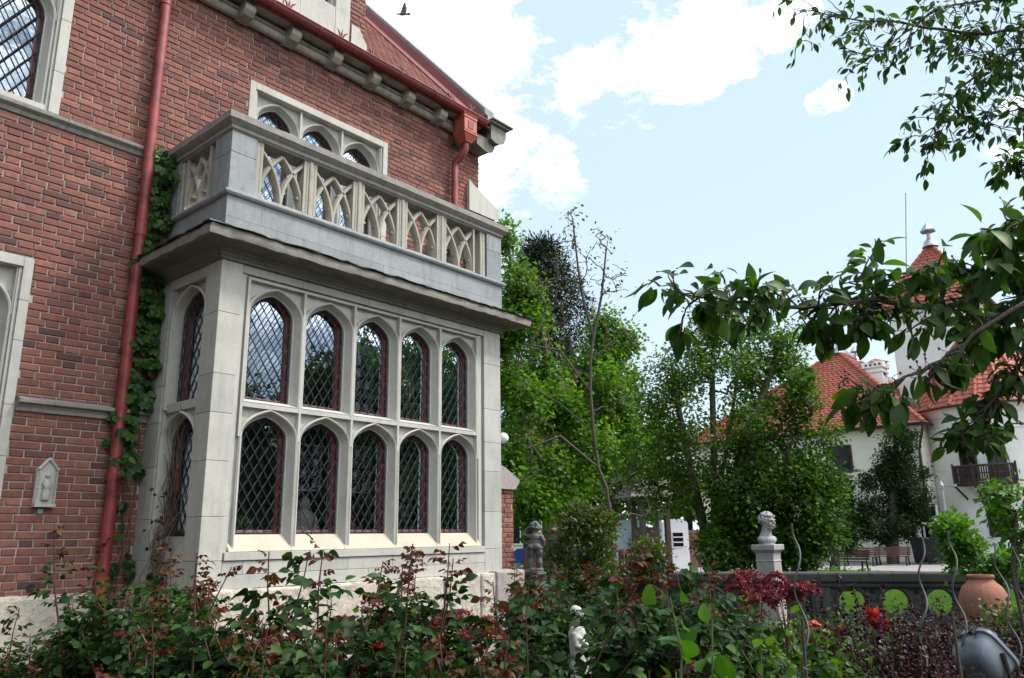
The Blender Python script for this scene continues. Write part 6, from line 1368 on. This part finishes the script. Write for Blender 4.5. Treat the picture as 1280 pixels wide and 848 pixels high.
# ================================================================== CHERRY BRANCHES OVERHEAD
ct = thing('cherry_tree', 'cherry tree whose leafy branches hang in from the right', 'tree', tuple(gp(1560, 3.4)))
g_ = np.random.default_rng(21); root = gp(1560, 3.4); tk = [root, root + (.05, .0, 1.2), at(1500, 330, 3.4), at(1480, 150, 3.6), at(1450, -60, 4.2)]
m = MB(); m.tube(tk, [.13, .11, .10, .08, .06], 12); m.build('trunk', MT['bark'], ct, smooth=60)
def spray(name, pts, r0, twigs, tl, nleaf, size, seed, hang=.7, mt='l_cherry', along=(.0, 1.0), fruit=0, up=0.0, dens=.55):
    """a branch: main limb through pts, side twigs, drooping leaves"""
    g_ = np.random.default_rng(seed); pts = [np.array(p, float) for p in pts]; m = MB()
    fine = [];
    for a, b in zip(pts[:-1], pts[1:]): fine += [a + (b - a) * u for u in np.linspace(0, 1, 5)[:-1]]
    fine.append(pts[-1]); fine = [p + g_.normal(size=3) * .006 for p in fine]; nF = len(fine); m.tube(fine, list(np.linspace(r0, .0022, nF)), 7)
    P, D = [], []; FR = []; fa = np.array(fine)
    def put(p, d):
        for _ in range(1 if g_.random() < dens else 0): P.append(p + g_.normal(size=3) * .006); D.append(norm(d * .55 + g_.normal(size=3) * .42 + np.array((0, 0, -hang))))
    def tw(p, d, L, depth):
        q = p.copy(); n = 6; path = [q]
        for i in range(n):
            d = norm(d + g_.normal(size=3) * .16 + np.array((0, 0, -.03 + up))); q = q + d * L / n; path.append(q)
            put(q, d)
            if depth and g_.random() < .35: tw(q, norm(d + g_.normal(size=3) * .8), L * .5, 0)
        put(q, d); put(q, d); m.tube(path, list(np.linspace(.0042, .0016, n + 1)), 5)
        if g_.random() < .6: FR.append(q)
    for k in range(twigs):
        u = along[0] + (along[1] - along[0]) * (k + g_.uniform(0, 1)) / twigs; i = min(nF - 2, int(u * (nF - 1))); p = fa[i]; d = norm(fa[i + 1] - fa[i]); d2 = norm(d * .6 + g_.normal(size=3) * .75); tw(p, d2, tl * g_.uniform(.4, 1.1), 1)
    for k in range(nleaf): 
        u = along[0] + (along[1] - along[0]) * g_.random(); i = min(nF - 2, int(u * (nF - 1))); put(fa[i], norm(fa[i + 1] - fa[i]))
        if k % 4 == 0: FR.append(fa[i] + g_.normal(size=3) * .02)
    m.cur = 1
    for p in FR[:fruit]:
        for _ in range(int(g_.integers(2, 5))):
            e = p + norm(g_.normal(size=3) + np.array((0, 0, -.2))) * g_.uniform(.03, .06); m.tube([p, (p + e) / 2 + g_.normal(size=3) * .004, e], .0011, 4); m.ball(e, .0045, .0045, .006, n=6, m=4)
    bo_ = m.build(name, [MT['bark'], MT['twig']], ct, smooth=60)
    P = np.array(P); D = np.array(D); n = len(P); N2 = norm(np.array((0, 0, 1.)) - HD * .5 + .7 * g_.normal(size=(n, 3))); st = .018 * norm(D + .4 * g_.normal(size=D.shape))
    V, F, k = leaves(P + st, D, N2, size * g_.uniform(.5, 1.12, n), T_HI, .85); np_mesh('leaves', V, F, MT[mt], bo_, np.repeat(g_.beta(2, 2, n), k), smooth=True)
    return bo_
B = 2.6
spray('branch', [at(1500, 330, 3.4), at(1330, 330, 2.8), at(1180, 388, B), at(1090, 375, B), at(1000, 385, B), at(915, 375, B - .1), at(835, 362, B - .1)], .016, 44, .13, 48, .08, 1, fruit=70, along=(.28, .99), hang=.45, dens=.38)
spray('branch', [at(1500, 330, 3.4), at(1360, 320, 2.9), at(1270, 350, 2.7), at(1190, 335, 2.65), at(1130, 345, 2.6), at(1060, 352, 2.6)], .013, 22, .14, 14, .082, 2, fruit=24, along=(.3, .98), hang=.5, dens=.33)
spray('branch', [at(1500, 330, 3.4), at(1380, 350, 2.8), at(1300, 370, 2.5), at(1230, 410, 2.5), at(1180, 450, 2.5), at(1120, 480, 2.5), at(1085, 496, 2.5)], .012, 13, .10, 8, .088, 3, fruit=30, along=(.5, .99), hang=.7, dens=.38)
spray('branch', [at(1500, 330, 3.4), at(1380, 400, 2.9), at(1300, 430, 2.7), at(1262, 470, 2.7), at(1225, 520, 2.7), at(1190, 560, 2.7)], .011, 24, .15, 12, .074, 4, fruit=20, along=(.38, .98), hang=.6, dens=.36)
spray('branch', [at(1500, 330, 3.4), at(1400, 260, 2.9), at(1320, 255, 2.6), at(1275, 280, 2.5), at(1240, 300, 2.5)], .010, 12, .12, 8, .10, 5, along=(.45, .98), hang=.4, dens=.4)
spray('branch', [at(1480, 150, 3.6), at(1380, 280, 3.2), at(1310, 340, 2.8), at(1262, 390, 2.7), at(1240, 440, 2.7)], .010, 20, .16, 12, .09, 12, along=(.4, .98), hang=.6, fruit=10, dens=.36)
U = 4.9
spray('branch', [at(1450, -60, 4.2), at(1340, 20, U), at(1230, 45, U), at(1130, 30, U), at(1060, 25, U), at(985, 8, U)], .018, 34, .26, 24, .080, 6, dens=.38, along=(.22, .99), hang=.35, fruit=14)
spray('branch', [at(1480, 150, 3.6), at(1380, 60, 4.2), at(1270, 60, U), at(1200, 110, U), at(1175, 150, U), at(1150, 190, U)], .015, 36, .26, 24, .080, 7, dens=.38, along=(.3, .99), hang=.4, fruit=14)
spray('branch', [at(1450, -60, 4.2), at(1350, -20, U), at(1250, 0, U), at(1170, 10, U), at(1110, 60, U), at(1080, 72, U)], .014, 36, .26, 24, .080, 8, dens=.32, along=(.3, .99), hang=.35)
spray('branch', [at(1480, 150, 3.6), at(1400, 130, 4.2), at(1320, 130, U), at(1260, 140, U), at(1210, 165, U)], .013, 34, .28, 24, .080, 9, dens=.30, along=(.35, .99), hang=.4, fruit=10)
spray('branch', [at(1480, 150, 3.6), at(1400, 200, 4.0), at(1320, 205, 4.2), at(1270, 205, 4.2), at(1245, 212, 4.2)], .010, 8, .14, 8, .09, 10, dens=.5, along=(.6, .99), hang=.4)
spray('branch', [at(1450, -60, 4.2), at(1340, 0, 5), at(1290, 60, 5), at(1250, 90, 5), at(1220, 60, 5)], .012, 40, .34, 26, .08, 11, dens=.26, along=(.3, .99), hang=.35)
# ================================================================== TREES BEHIND THE VIEWER, SEEN IN THE PANES; LEFT TWO ADDED TO SHADE THE BAY
for k, (x, y, h, lab) in enumerate(((15, -15, 8.5, 'low broad tree reflected in the lower panes'), (21, -14, 10.5, 'tree reflected in the third upper pane'), (26.5, -15, 12, 'tall tree reflected in the fourth upper pane'), (33, -16, 12, 'tall tree reflected in the last upper pane'), (9, -17, 6, 'low tree reflected in the first lower pane'), (38, -13, 12, 'tree reflected at the right of the last upper pane'), (-9, 4.5, 10, 'unseen dark tree added off to the left to shade the bay return, mirrored in its panes'), (-8, -3, 10, 'second unseen dark tree added off to the left to shade the bay return, mirrored low'))):
    b0 = np.array((x, y, 0.)); grow('reflected_tree', lab, b0, [[b0, b0 + (0, 0, h * .6)]], blobs(60 + k, [(520, b0 + (0, 0, h * .62), (2.9, 2.9, h * .36)), (500, b0 + (0, 0, h * .3), (3.3, 3.3, h * .29))], .3), [('l_dense', 12, .35, .40, 1.2, T_LO, -.1, (2, 2), 1.0)], seed=60 + k, r_tip=.02, group='trees across the garden seen in the panes')
